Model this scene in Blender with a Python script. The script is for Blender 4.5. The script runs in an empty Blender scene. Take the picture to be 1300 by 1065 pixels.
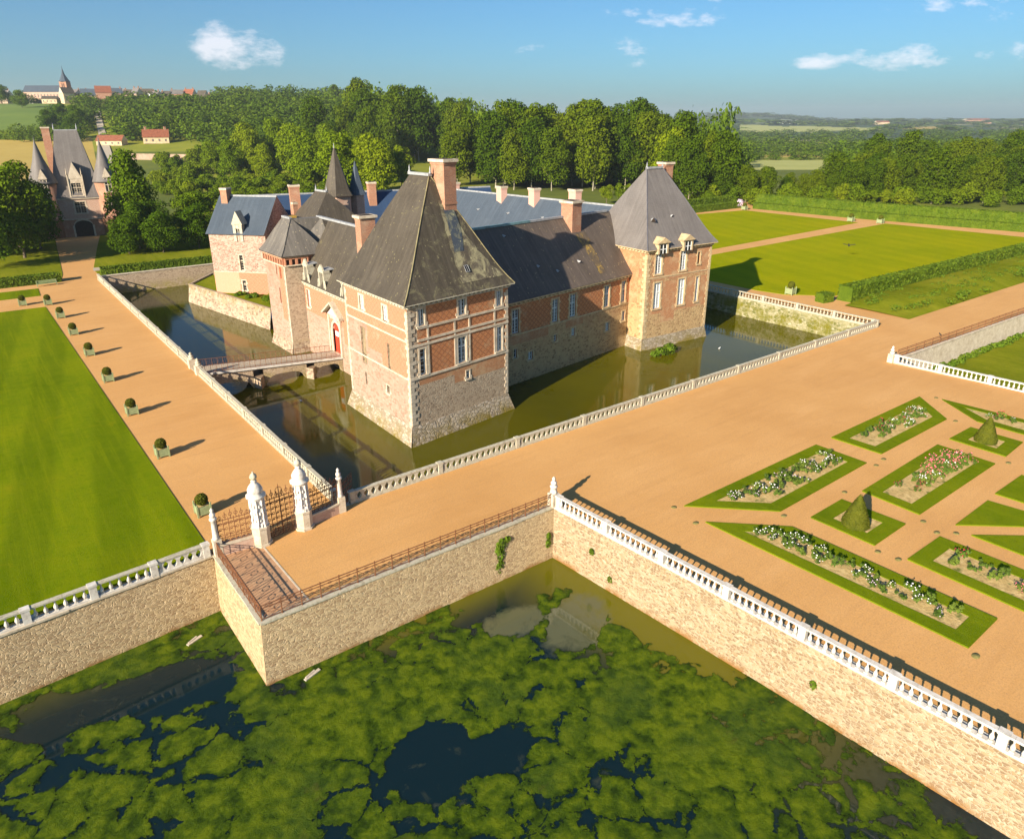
import bpy, math, random
import numpy as np
from mathutils import Vector, Matrix, noise as mn
R = math.radians
random.seed(7)
S = bpy.context.scene
COL = S.collection

# ------------------------------------------------------------------ materials
class NT:
    def __init__(s, name, disp=False):
        s.m = bpy.data.materials.new(name); s.m.use_nodes = True
        s.t = s.m.node_tree; s.b = s.t.nodes['Principled BSDF']
        s.b.inputs['Roughness'].default_value = .85
        s.b.inputs['Specular IOR Level'].default_value = .25
    def n(s, typ, **kw):
        nd = s.t.nodes.new(typ)
        for k, v in kw.items():
            if k in nd.bl_rna.properties and not k.startswith('i_'): setattr(nd, k, v)
            else: s.put(nd, k[2:] if k.startswith('i_') else k, v)
        return nd
    def put(s, nd, k, v):
        k = int(k) if str(k).isdigit() else k
        if isinstance(v, bpy.types.NodeSocket): s.t.links.new(v, nd.inputs[k])
        else: nd.inputs[k].default_value = v
    def pos(s): return s.n('ShaderNodeNewGeometry').outputs['Position']
    def obj(s): return s.n('ShaderNodeTexCoord').outputs['Object']
    def map(s, v, sc=(1, 1, 1), rot=(0, 0, 0), loc=(0, 0, 0)):
        nd = s.n('ShaderNodeMapping'); s.put(nd, 'Vector', v)
        nd.inputs['Scale'].default_value = sc; nd.inputs['Rotation'].default_value = rot; nd.inputs['Location'].default_value = loc
        return nd.outputs[0]
    def noise(s, v, sc, det=4, ro=.6, dist=0):
        nd = s.n('ShaderNodeTexNoise'); s.put(nd, 'Vector', v)
        nd.inputs['Scale'].default_value = sc; nd.inputs['Detail'].default_value = det; nd.inputs['Roughness'].default_value = ro
        nd.inputs['Distortion'].default_value = dist
        return nd.outputs['Fac']
    def vor(s, v, sc, feat='F1', out='Distance', rnd=1):
        nd = s.n('ShaderNodeTexVoronoi'); nd.feature = feat; s.put(nd, 'Vector', v)
        nd.inputs['Scale'].default_value = sc; nd.inputs['Randomness'].default_value = rnd
        return nd.outputs[out]
    def ramp(s, f, stops, interp='LINEAR'):
        nd = s.n('ShaderNodeValToRGB'); s.put(nd, 'Fac', f); cr = nd.color_ramp; cr.interpolation = interp
        while len(cr.elements) < len(stops): cr.elements.new(.5)
        for e, (p, c) in zip(cr.elements, stops):
            e.position = p; e.color = tuple(c) + (1,) if len(c) == 3 else c
        return nd.outputs[0]
    def step(s, f, a, b):
        nd = s.n('ShaderNodeMapRange'); s.put(nd, 'Value', f)
        nd.inputs['From Min'].default_value = a; nd.inputs['From Max'].default_value = b
        return nd.outputs[0]
    def mix(s, f, a, b, mode='MIX'):
        nd = s.n('ShaderNodeMix'); nd.data_type = 'RGBA'; nd.blend_type = mode
        for i, v in ((0, f), (6, a), (7, b)):
            if isinstance(v, bpy.types.NodeSocket): s.t.links.new(v, nd.inputs[i])
            else: nd.inputs[i].default_value = v if i == 0 else (tuple(v) + (1,))[:4]
        return nd.outputs[2]
    def math(s, op, a, b=0.):
        nd = s.n('ShaderNodeMath'); nd.operation = op
        for i, v in enumerate((a, b)):
            if isinstance(v, bpy.types.NodeSocket): s.t.links.new(v, nd.inputs[i])
            else: nd.inputs[i].default_value = v
        return nd.outputs[0]
    def sep(s, v):
        nd = s.n('ShaderNodeSeparateXYZ'); s.put(nd, 0, v); return nd.outputs
    def comb(s, x, y, z):
        nd = s.n('ShaderNodeCombineXYZ')
        for i, v in enumerate((x, y, z)): s.put(nd, i, v)
        return nd.outputs[0]
    def walluv(s):
        """u runs along the wall, v is the height: follows the way each face looks"""
        g = s.n('ShaderNodeNewGeometry'); N = s.sep(g.outputs['True Normal']); P = s.sep(g.outputs['Position'])
        L = s.math('SQRT', s.math('ADD', s.math('MULTIPLY', N[0], N[0]), s.math('MULTIPLY', N[1], N[1])))
        L = s.math('MAXIMUM', L, .001)
        u = s.math('DIVIDE', s.math('SUBTRACT', s.math('MULTIPLY', P[1], N[0]), s.math('MULTIPLY', P[0], N[1])), L)
        return s.comb(u, P[2], 0.), P[2], u
    def col(s, c): s.put(s.b, 'Base Color', c if isinstance(c, bpy.types.NodeSocket) else tuple(c) + (1,)); return s
    def bump(s, h, st=.4, d=.05):
        nd = s.n('ShaderNodeBump'); s.put(nd, 'Height', h); nd.inputs['Strength'].default_value = st; nd.inputs['Distance'].default_value = d
        s.put(s.b, 'Normal', nd.outputs[0]); return s
MT = {}
def plain(name, c, rough=.8, var=.25, sc=3., spec=.25, bump=0):
    t = NT(name); f = t.noise(t.pos(), sc, 5)
    d = [x * (1 - var) for x in c]; u = [min(1, x * (1 + var)) for x in c]
    t.col(t.ramp(f, [(.3, d), (.7, u)])); t.b.inputs['Roughness'].default_value = rough
    t.b.inputs['Specular IOR Level'].default_value = spec
    if bump: t.bump(t.noise(t.pos(), sc * 4, 4), bump, .03)
    MT[name] = t.m; return t.m

def build_materials():
    # ground
    t = NT('gravel'); p = t.pos()
    a = t.noise(p, .09, 5, .6); b = t.noise(p, 3.5, 6, .75); c = t.noise(t.map(p, (.25, 1, 1), (0, 0, .9)), .5, 4)
    k = t.ramp(a, [(.3, (0.560, 0.288, 0.083)), (.5, (0.638, 0.338, 0.103)), (.72, (0.694, 0.389, 0.137))])
    k = t.mix(t.step(b, .25, .8), k, (0.448, 0.263, 0.137), 'MIX'); k2 = t.mix(.55, k, t.ramp(a, [(.3, (0.594, 0.308, 0.088)), (.7, (0.706, 0.394, 0.132))]))
    k2 = t.mix(t.math('MULTIPLY', t.step(c, .5, .8), .35), k2, (0.739, 0.434, 0.186))
    k2 = t.mix(t.math('MULTIPLY', t.step(t.noise(p, 9., 4, .85), .46, .70), .75), k2, (0.381, 0.192, 0.064)); k2 = t.mix(t.math('MULTIPLY', t.step(t.noise(p, .9, 6, .75), .55, .75), .35), k2, (0.448, 0.232, 0.073))
    tk = t.noise(t.map(p, (.10, 1.6, 1), (0, 0, .12)), 1., 5, .7); k2 = t.mix(t.math('MULTIPLY', t.step(tk, .52, .72), .32), k2, (0.426, 0.222, 0.078))
    k2 = t.mix(t.step(t.vor(p, 7., 'F1'), .32, .02), k2, t.mix(.5, k2, (.30, .19, .10)))
    t.col(k2).bump(b, .5, .03); t.b.inputs['Roughness'].default_value = 1; MT['gravel'] = t.m
    def lawn(name, c0, c1, c2, stripe, rot):
        t = NT(name); p = t.pos()
        a = t.noise(p, .06, 5, .65); b = t.noise(p, .9, 5, .7); c = t.noise(p, 9., 4, .8)
        w = t.n('ShaderNodeTexWave'); t.put(w, 'Vector', t.map(p, (1, 1, 1), (0, 0, rot))); w.inputs['Scale'].default_value = .055; w.inputs['Distortion'].default_value = .6
        w.inputs['Detail'].default_value = 2
        k = t.ramp(a, [(.3, c0), (.5, c1), (.7, c2)])
        k = t.mix(t.math('MULTIPLY', t.step(b, .35, .75), .5), k, c2)
        k = t.mix(t.math('MULTIPLY', t.step(c, .5, .8), .5), k, c0)
        k = t.mix(t.math('MULTIPLY', t.step(w.outputs['Fac'], .35, .65), stripe), k, [x * .78 for x in c0])
        k = t.mix(t.math('MULTIPLY', t.step(t.noise(t.map(p, (1.3, .05, 1), (0, 0, rot)), 1., 6, .75), .48, .72), .55), k, [x * 1.12 for x in c2])
        k = t.mix(t.math('MULTIPLY', t.step(t.noise(p, 2.2, 6, .8), .52, .72), .5), k, [x * .7 for x in c0])
        k = t.mix(t.math('MULTIPLY', t.step(t.noise(p, .35, 6, .7, 1), .6, .75), .35), k, (c2[0] * 1.4, c2[1] * 1.02, c2[2] * 1.3))
        t.col(k).bump(c, .5, .06); t.b.inputs['Roughness'].default_value = 1; t.b.inputs['Specular IOR Level'].default_value = .0
        MT[name] = t.m
    lawn('lawn_left', (.080, .135, .002), (.135, .19, .003), (.20, .225, .004), .4, R(8))
    lawn('lawn_right', (.18, .22, .002), (.24, .265, .003), (.30, .29, .004), .16, R(20))
    lawn('rough_grass', (.08, .11, .004), (.15, .18, .007), (.24, .235, .018), .1, 0)
    lawn('turf', (.075, .12, .003), (.12, .17, .004), (.17, .20, .006), .0, 0)
    # soil
    t = NT('soil'); p = t.pos(); k = t.ramp(t.noise(p, 2.2, 6, .75), [(.3, (.30, .20, .07)), (.5, (.52, .37, .15)), (.72, (.66, .50, .25))])
    k = t.mix(t.step(t.noise(p, 1.1, 4), .56, .66), k, (.14, .15, .03)); t.col(k).bump(t.noise(p, 6, 5), .8, .08); MT['soil'] = t.m
    # stone walls of the pond: coursed cream rubble with brown stones
    def rubble(name, pale, mid, dark, mort, sx, sy, dfrac=.35, moss=None, mz=None, bump=.6):
        t = NT(name); uv, z, u = t.walluv()
        w = t.noise(uv, .9, 3); q = t.n('ShaderNodeVectorMath'); q.operation = 'ADD'
        t.put(q, 0, t.map(uv, (sx, sy, 1))); t.put(q, 1, t.comb(t.math('MULTIPLY', w, .5), t.math('MULTIPLY', t.noise(uv, .5, 2), .5), 0.)); q = q.outputs[0]
        cell = t.vor(q, 1., 'F1', 'Color'); e = t.vor(q, 1., 'DISTANCE_TO_EDGE', 'Distance')
        r = t.sep(cell)[0]; g2 = t.sep(cell)[1]
        k = t.ramp(r, [(0, dark), (dfrac * .6, dark), (dfrac, mid), (1, pale)])
        k = t.mix(t.math('MULTIPLY', g2, .4), k, mid)
        k = t.mix(t.step(e, .10, .03), k, mort)
        big = t.noise(uv, .35, 5, .65)
        k = t.mix(t.math('MULTIPLY', t.step(big, .45, .75), .6), k, t.mix(.5, k, pale))
        st = t.noise(t.map(uv, (1.2, .14, 1)), 1., 5, .7)
        k = t.mix(t.math('MULTIPLY', t.step(st, .52, .72), .35), k, t.mix(.5, k, dark))
        if moss is not None:
            mk = t.math('MULTIPLY', t.step(t.noise(uv, .55, 6, .75), .42, .58), t.step(z, mz[1], mz[0]))
            k = t.mix(mk, k, moss)
        t.col(k).bump(t.math('ADD', t.step(e, 0, .12), t.math('MULTIPLY', r, .6)), bump, .06)
        MT[name] = t.m
    rubble('pond_wall_stone', (0.456, 0.3594, 0.2422), (0.3283, 0.2257, 0.1211), (0.2098, 0.1382, 0.0775), (0.4742, 0.387, 0.2616), 4.0, 7.6, .50, (0.2554, 0.1198, 0.0291), (-4.4, -3.9))
    rubble('cream_wall_stone', (0.589, 0.4462, 0.2625), (0.456, 0.3298, 0.1785), (0.2945, 0.194, 0.105), (0.532, 0.4074, 0.252), 3.6, 8.6, .50, (0.266, 0.1261, 0.0315), (-4.4, -4.0))
    rubble('grey_rubble', (.48, .38, .27), (.38, .28, .19), (.25, .18, .12), (.43, .34, .24), 3.4, 5.2, .4, (.30, .25, .07), (-2.6, -1.0), .4)
    rubble('tan_rubble', (.55, .38, .19), (.44, .29, .14), (.28, .17, .08), (.50, .36, .19), 2.6, 3.6, .35, (.36, .17, .09), (8., -1.))
    rubble('base_stone', (0.492, 0.4264, 0.3444), (0.3772, 0.3198, 0.246), (0.246, 0.1968, 0.1312), (0.2624, 0.2132, 0.1476), 1.9, 3.4, .35, (0.2132, 0.164, 0.0328), (-2.9, -1.2))
    rubble('mossy_wall', (.42, .38, .26), (.26, .24, .12), (.10, .11, .03), (.30, .28, .16), 1.8, 2.6, .4, (.15, .14, .012), (-1.0, .4))
    rubble('terrace_rubble', (0.527, 0.425, 0.306), (0.3825, 0.289, 0.204), (0.204, 0.136, 0.0935), (0.374, 0.306, 0.2295), 2.2, 3.0, .4, (0.221, 0.17, 0.034), (1.6, -2.2))
    # brickwork: orange red brick with lozenges of dark headers
    def brick(name, c0, c1, lime, limef, loz=.35, blotch=.5):
        t = NT(name); uv, z, u = t.walluv()
        a = t.noise(uv, .5, 6, .7); b = t.noise(uv, 5., 5, .8)
        br = t.n('ShaderNodeTexBrick'); t.put(br, 'Vector', uv); br.inputs['Scale'].default_value = 3.2
        br.inputs['Color1'].default_value = (*c0, 1); br.inputs['Color2'].default_value = (*c1, 1); br.inputs['Mortar'].default_value = (*lime, 1)
        br.inputs['Mortar Size'].default_value = .028; br.inputs['Brick Width'].default_value = .8; br.inputs['Row Height'].default_value = .26
        k = br.outputs['Color']
        X = t.math('PINGPONG', t.math('ADD', u, t.math('MULTIPLY', z, 1.15)), .38); Y = t.math('PINGPONG', t.math('SUBTRACT', u, t.math('MULTIPLY', z, 1.15)), .38)
        lz = t.step(t.math('MINIMUM', X, Y), .10, .05)
        k = t.mix(t.math('MULTIPLY', lz, loz), k, (.11, .045, .03))
        k = t.mix(t.math('MULTIPLY', t.step(b, .45, .8), .4), k, (c0[0] * .55, c0[1] * .6, c0[2] * .7))
        k = t.mix(t.math('MULTIPLY', t.step(a, .62 - limef, .80 - limef), blotch), k, lime)
        t.col(k).bump(b, .3, .02); MT[name] = t.m
    brick('diaper_brick', (.52, .165, .045), (.40, .12, .04), (.52, .38, .22), .08, .42, .7)
    brick('sunwashed_brick', (0.4752, 0.1722, 0.0808), (0.4224, 0.164, 0.085), (0.528, 0.3526, 0.2465), .03, .17, .9)  # faded old brick, its colour also paled for strong sun on left-facing walls
    brick('tan_brick', (.46, .19, .08), (.33, .13, .06), (.50, .35, .20), .14, .0, .9)
    brick('pink_brick', (.42, .24, .17), (.50, .33, .25), (.56, .44, .34), .12, .0, .6)
    brick('chimney_brick', (.42, .18, .10), (.27, .12, .075), (.46, .32, .22), .12, .0, .8)
    rubble('pink_rubble', (0.516, 0.387, 0.3182), (0.3956, 0.2322, 0.172), (0.2322, 0.129, 0.0946), (0.4644, 0.344, 0.2666), 3.2, 5.2, .55, None, None, .4)
    rubble('sunwashed_plaster', (0.4464, 0.3299, 0.2578), (0.3888, 0.2597, 0.1875), (0.288, 0.1755, 0.1172), (0.3744, 0.2668, 0.2031), 2.4, 4.2, .35, (0.3744, 0.1825, 0.125), (9., 0.), bump=.3)  # pink-beige plaster mix, the sun's wash-out painted into its tones
    brick('salmon_brick', (.62, .27, .16), (.56, .27, .17), (.62, .44, .31), .03, .0, .7)
    brick('pink_chimney', (.62, .34, .26), (.60, .36, .28), (.62, .44, .36), .05, .0, .4)
    plain('blocked', (.26, .20, .12), .9, .35, 1.5); plain('brick_infill', (.55, .20, .10), .9, .3, 3); plain('tan_stone', (.50, .38, .22), .9, .3, 1.5); plain('violet_dark', (.11, .11, .13), .7, .2, 2)
    plain('copper_lead', (.14, .25, .27), .6, .3, 1); plain('rusty_iron_dark', (.10, .05, .03), .8, .3, 6)
    # dressed stone
    t = NT('limestone'); uv, z, u = t.walluv(); a = t.noise(t.pos(), 1.3, 6, .7); t.col(t.mix(t.step(t.noise(t.pos(), 6, 4), .55, .75), t.ramp(a, [(.3, (.42, .34, .24)), (.55, (.58, .50, .38)), (.75, (.68, .60, .48))]), (.30, .25, .17))).bump(a, .3, .03); MT['limestone'] = t.m
    t = NT('white_stone'); a = t.noise(t.pos(), 2.5, 6, .7); t.col(t.ramp(a, [(.3, (.36, .33, .28)), (.46, (.56, .52, .46)), (.6, (.66, .63, .57)), (.75, (.72, .69, .64))])).bump(a, .2, .02); MT['white_stone'] = t.m
    t = NT('carved_stone'); p = t.pos(); a = t.noise(p, 3., 5, .7); t.col(t.mix(t.step(t.vor(t.map(p, (1, 1, .45)), 5.), .18, .05), t.ramp(a, [(.3, (.55, .50, .43)), (.6, (.78, .75, .70))]), (.30, .25, .20))).bump(t.vor(t.map(p, (1, 1, .45)), 5.), 1, .1); MT['carved_stone'] = t.m
    t = NT('lichen_stone'); a = t.noise(t.pos(), 3.5, 6, .75); t.col(t.ramp(a, [(.3, (.22, .20, .15)), (.46, (.42, .38, .28)), (.56, (.50, .47, .38)), (.68, (.36, .33, .16)), (.8, (.60, .57, .48))])).bump(a, .4, .03); MT['lichen_stone'] = t.m
    # slates
    def slate(name, c0, c1, lich, lf, sp=.0, streak=.5, rough=.55, rowc=.35):
        t = NT(name); uv, z, u = t.walluv()
        a = t.noise(uv, .25, 6, .7); b = t.noise(t.map(uv, (2.2, .12, 1)), 1., 6, .7); c = t.noise(uv, 9, 5, .8)
        k = t.ramp(a, [(.3, c0), (.7, c1)])
        k = t.mix(t.math('MULTIPLY', t.step(b, .48, .7), streak), k, [x * 1.7 for x in c1])
        k = t.mix(t.math('MULTIPLY', t.step(b, .46, .3), streak * .6), k, [x * .5 for x in c0])
        k = t.mix(t.math('MULTIPLY', t.step(c, .45, .75), .5), k, [x * 1.45 for x in c1])
        br = t.n('ShaderNodeTexBrick'); t.put(br, 'Vector', uv); br.inputs['Scale'].default_value = 1.
        br.inputs['Color1'].default_value = (1, 1, 1, 1); br.inputs['Color2'].default_value = (.78, .78, .78, 1); br.inputs['Mortar'].default_value = (.5, .5, .5, 1)
        br.inputs['Mortar Size'].default_value = .012; br.inputs['Brick Width'].default_value = .3; br.inputs['Row Height'].default_value = .26
        k = t.mix(rowc, k, br.outputs['Color'], 'MULTIPLY')
        if lf > 0:
            l = t.math('MULTIPLY', t.step(t.noise(uv, .7, 7, .8, .6), .66 - lf * .18, .72 - lf * .12), .8)
            k = t.mix(l, k, lich)
            k = t.mix(t.math('MULTIPLY', t.step(t.vor(uv, 1.7), .16, .08), .75), k, [x * 1.5 for x in lich])
        t.col(k).bump(br.outputs['Fac'], .3, .02); t.b.inputs['Roughness'].default_value = rough; t.b.inputs['Specular IOR Level'].default_value = .2
        MT[name] = t.m
    slate('old_slate', (0.0522, 0.0429, 0.0319), (0.0841, 0.0708, 0.0534), (0.1392, 0.1218, 0.0638), .38)
    slate('old_slate_lichen', (0.054, 0.0439, 0.0324), (0.0864, 0.0734, 0.0518), (0.1872, 0.1692, 0.0936), .72, streak=.6)
    slate('brown_slate', (.080, .064, .052), (.125, .10, .082), (.22, .18, .10), .25)
    slate('violet_slate', (.12, .108, .10), (.175, .16, .15), (.3, .26, .2), .0, streak=.35)
    slate('blue_slate', (.050, .068, .092), (.072, .092, .118), (.2, .2, .2), .0, streak=.3, rough=.65)
    slate('strip_slate', (.045, .055, .07), (.065, .08, .10), (.28, .27, .16), .9, streak=.2)
    slate('lichen_streak', (.09, .07, .05), (.13, .10, .07), (.46, .30, .05), .95)
    slate('pale_lichen', (.075, .061, .045), (.12, .102, .072), (.36, .33, .19), 1.15)
    slate('shaded_slate', (.022, .045, .095), (.03, .058, .12), (.2, .2, .2), .0, streak=.1, rough=.6)  # darker blue slate: the back roof's shade is put into the colour
    plain('dark_green', (.22, .19, .06), .9, .4, 7)
    slate('turret_slate', (.10, .09, .08), (.16, .145, .125), (.26, .22, .14), .12)
    plain('lead', (.30, .31, .32), .6, .3, 2, .4)
    plain('lichen_ridge', (.22, .19, .10), .9, .45, 2)
    plain('orange_lichen', (.42, .27, .05), .9, .5, 2.5)
    plain('tile_red', (.22, .075, .04), .85, .3, 1)
    plain('plaster', (.55, .42, .27), .9, .25, .5)
    plain('village_stone', (.36, .26, .19), .9, .3, .4)
    plain('rust_iron', (.20, .085, .038), .8, .35, 9)
    plain('dark_iron', (.05, .035, .03), .7, .3, 8)
    plain('white_paint', (.72, .74, .74), .5, .1, 6)
    plain('blue_paint', (.58, .64, .65), .5, .1, 6)
    plain('red_paint', (.60, .06, .03), .45, .15, 5)
    plain('green_paint', (.26, .31, .16), .6, .2, 6)
    plain('bark', (.13, .10, .07), .95, .4, 6)
    plain('pale_bark', (.30, .27, .20), .95, .4, 6)
    plain('dark_opening', (.045, .032, .025), .9, .3, 3)
    plain('wood_pale', (.50, .44, .35), .8, .25, 5)
    plain('feather_dark', (.03, .03, .03), .7, .2, 8); plain('feather_white', (.75, .75, .75), .7, .1, 8)
    plain('tarp_blue', (.16, .34, .50), .5, .3, 5); plain('tarp_white', (.75, .78, .80), .5, .1, 5)
    plain('asphalt', (.16, .15, .14), .9, .15, 1)
    plain('pale_path', (.42, .36, .27), .95, .15, 1)
    t = NT('window_glass'); t.col((.02, .022, .026)); t.b.inputs['Roughness'].default_value = .2; t.b.inputs['Specular IOR Level'].default_value = .3; MT['glass'] = t.m
    plain('curtained_glass', (.42, .46, .48), .3, .25, 2)
    # brick paving
    t = NT('brick_paving'); p = t.pos(); br = t.n('ShaderNodeTexBrick'); t.put(br, 'Vector', p); br.inputs['Scale'].default_value = 3.4
    br.inputs['Color1'].default_value = (.52, .29, .15, 1); br.inputs['Color2'].default_value = (.43, .235, .125, 1); br.inputs['Mortar'].default_value = (.50, .33, .2, 1)
    t.col(t.mix(t.math('MULTIPLY', t.step(t.noise(p, .9, 5), .45, .7), .6), br.outputs['Color'], (.50, .33, .19))).bump(br.outputs['Fac'], .3, .02); MT['brick_paving'] = t.m
    # leaves
    def leaf(name, c0, c1, c2, rnd=True, sc=.35, tr=.25):
        t = NT(name); o = t.obj()
        a = t.noise(o, sc, 4, .6); c = t.noise(o, 4., 3, .6)
        f = a
        if rnd: f = t.math('ADD', t.math('MULTIPLY', a, .6), t.math('MULTIPLY', t.n('ShaderNodeObjectInfo').outputs['Random'], .4))
        k = t.ramp(f, [(.25, c0), (.5, c1), (.75, c2)])
        k = t.mix(t.math('MULTIPLY', t.step(c, .4, .8), .35), k, [min(1, x * 1.5) for x in c2])
        t.col(k); t.b.inputs['Roughness'].default_value = .8; t.b.inputs['Specular IOR Level'].default_value = .05
        tl = t.n('ShaderNodeBsdfTranslucent'); t.put(tl, 'Color', k); mx = t.n('ShaderNodeMixShader'); mx.inputs[0].default_value = tr
        t.t.links.new(t.b.outputs[0], mx.inputs[1]); t.t.links.new(tl.outputs[0], mx.inputs[2])
        t.t.links.new(mx.outputs[0], t.t.nodes['Material Output'].inputs['Surface']); MT[name] = t.m
    leaf('leaf_forest', (0.0331, 0.0746, 0.0022), (0.0634, 0.1096, 0.0029), (0.1188, 0.1565, 0.0043))
    leaf('leaf_orchard', (0.0619, 0.1183, 0.0036), (0.1061, 0.1638, 0.0045), (0.1768, 0.2184, 0.0081))
    leaf('leaf_lime', (0.0902, 0.1547, 0.0032), (0.1352, 0.2002, 0.004), (0.1878, 0.2366, 0.0054))
    leaf('leaf_chestnut', (0.0367, 0.0805, 0.0027), (0.0687, 0.1274, 0.0032), (0.1102, 0.1701, 0.004))
    leaf('leaf_far', (0.0354, 0.0799, 0.006), (0.0755, 0.131, 0.0075), (0.1414, 0.1922, 0.0105), False, .045)
    leaf('leaf_hedge', (.045, .085, .006), (.075, .12, .008), (.12, .16, .012), False, .5, .1)
    leaf('leaf_box', (.045, .06, .006), (.075, .085, .008), (.11, .115, .012), False, 1.5, .1)
    leaf('leaf_rose', (0.045, 0.0825, 0.013), (0.075, 0.1275, 0.0182), (0.135, 0.18, 0.026), True, 1.5, .1)
    leaf('leaf_fresh', (.06, .12, .008), (.10, .17, .012), (.16, .22, .02), False, 1.)
    leaf('leaf_purple', (.018, .020, .022), (.030, .028, .028), (.045, .040, .035), False, .3)
    plain('petal_white', (.80, .78, .76), .7, .06, 5); plain('petal_pink', (.75, .16, .22), .7, .25, 2); plain('petal_lilac', (.62, .50, .58), .7, .2, 2); plain('petal_red', (.40, .03, .05), .7, .25, 2)
    # moat water: turbid olive body under a smooth surface
    t = NT('moat_water'); p = t.pos(); a = t.noise(p, .05, 4); t.col(t.ramp(a, [(.3, (.058, .056, .0005)), (.7, (.095, .086, .0007))]))
    t.b.inputs['Roughness'].default_value = .07; t.b.inputs['IOR'].default_value = 1.33; t.b.inputs['Specular IOR Level'].default_value = .40
    t.bump(t.math('ADD', t.noise(t.map(p, (1, 2.2, 1), (0, 0, .6)), .9, 3), t.math('MULTIPLY', t.noise(p, .25, 2), 1.5)), .09, .05); MT['moat_water'] = t.m
    # pond water
    t = NT('pond_water'); p = t.pos(); at = t.n('ShaderNodeAttribute'); at.attribute_name = 'murk'
    m = at.outputs['Fac']; k = t.mix(m, (.004, .014, .018), (.11, .105, .004)); at2 = t.n('ShaderNodeAttribute'); at2.attribute_name = 'silt'
    k = t.mix(t.step(t.math('ADD', at2.outputs['Fac'], t.math('MULTIPLY', t.math('SUBTRACT', t.noise(p, .6, 6, .7, .5), .5), 2.2)), .25, .9), k, (.095, .10, .05)); t.col(k)
    t.b.inputs['Roughness'].default_value = .05; t.b.inputs['IOR'].default_value = 1.33; t.b.inputs['Specular IOR Level'].default_value = .6
    t.bump(t.noise(p, .8, 3), .04, .05); MT['pond_water'] = t.m
    # algae: the amount is carried by the mesh, the ragged edge by noise
    t = NT('algae'); p = t.pos(); at = t.n('ShaderNodeAttribute'); at.attribute_name = 'cover'; at = at.outputs['Fac']
    n1 = t.noise(p, .55, 6, .62, .3); n2 = t.noise(p, 2.6, 6, .72, .8)
    e = t.vor(t.comb(t.math('ADD', t.sep(p)[0], t.math('MULTIPLY', n1, 2.2)), t.math('ADD', t.sep(p)[1], t.math('MULTIPLY', t.noise(p, .7, 4), 2.0)), 0.), .42, 'DISTANCE_TO_EDGE')
    f = t.math('ADD', at, t.math('ADD', t.math('MULTIPLY', t.math('SUBTRACT', n1, .5), 1.5), t.math('MULTIPLY', t.math('SUBTRACT', n2, .5), .65)))
    f = t.math('ADD', f, t.math('MULTIPLY', t.math('SUBTRACT', t.math('MINIMUM', e, .16), .09), 2.4))
    al = t.step(f, .46, .52)
    lum = t.noise(p, 1.1, 8, .78); cau = t.vor(t.comb(t.math('ADD', t.sep(p)[0], t.math('MULTIPLY', n2, .5)), t.sep(p)[1], 0.), 2.1, 'SMOOTH_F1'); th = t.step(f, .5, 1.0)
    lum2 = t.math('SUBTRACT', t.math('ADD', t.math('MULTIPLY', lum, 1.1), t.math('MULTIPLY', th, .16)), t.math('MULTIPLY', cau, .28))
    k = t.ramp(lum2, [(.22, (0.0064, 0.0155, 0.0011)), (.39, (0.0224, 0.0467, 0.0011)), (.52, (0.0534, 0.0877, 0.0018)), (.68, (0.0987, 0.1332, 0.0032))])
    k = t.mix(t.step(t.noise(p, .16, 4), .5, .68), k, t.mix(.6, k, (.03, .06, .008)))
    k = t.mix(t.math('MULTIPLY', t.step(t.noise(p, .33, 5, .7), .62, .72), .5), k, (.07, .045, .015))
    t.col(k); t.b.inputs['Roughness'].default_value = .9; t.b.inputs['Specular IOR Level'].default_value = .1
    t.bump(t.math('SUBTRACT', t.math('ADD', lum, n2), t.math('MULTIPLY', cau, .5)), .45, .15)
    tr = t.n('ShaderNodeBsdfTransparent'); mx = t.n('ShaderNodeMixShader'); t.put(mx, 0, al)
    t.t.links.new(tr.outputs[0], mx.inputs[1]); t.t.links.new(t.b.outputs[0], mx.inputs[2]); t.t.links.new(mx.outputs[0], t.t.nodes['Material Output'].inputs['Surface'])
    MT['algae'] = t.m
    # countryside
    def field(name, c0, c1, sc=.02, rows=0):
        t = NT(name); p = t.pos(); k = t.ramp(t.noise(p, sc, 6, .7), [(.3, c0), (.7, c1)])
        k = t.mix(t.math('MULTIPLY', t.step(t.noise(p, .35, 5, .8), .4, .8), .4), k, c0); t.col(k); t.b.inputs['Roughness'].default_value = 1; MT[name] = t.m
    field('field_green', (.09, .15, .02), (.15, .21, .025)); field('field_gold', (.34, .24, .05), (.44, .33, .08)); field('field_pale', (.30, .32, .08), (.40, .40, .13))
    field('meadow', (.15, .18, .008), (.26, .26, .018), .05); field('woodfloor', (.07, .10, .008), (.13, .15, .012), .05)
    t = NT('patchwork'); p = t.pos(); v = t.vor(t.map(p, (1, .6, 1), (0, 0, .5)), .004, 'F1', 'Color'); e = t.vor(t.map(p, (1, .6, 1), (0, 0, .5)), .004, 'DISTANCE_TO_EDGE')
    k = t.ramp(t.sep(v)[0], [(0, (.05, .085, .02)), (.35, (.08, .12, .025)), (.6, (.13, .17, .03)), (.78, (.10, .12, .03)), (.9, (.40, .36, .14))], 'CONSTANT')
    k = t.mix(t.step(e, .06, .03), k, (.02, .04, .01)); k = t.mix(t.step(t.noise(p, .006, 5), .48, .56), k, (.03, .055, .012)); t.col(k); MT['patchwork'] = t.m
build_materials()

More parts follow.
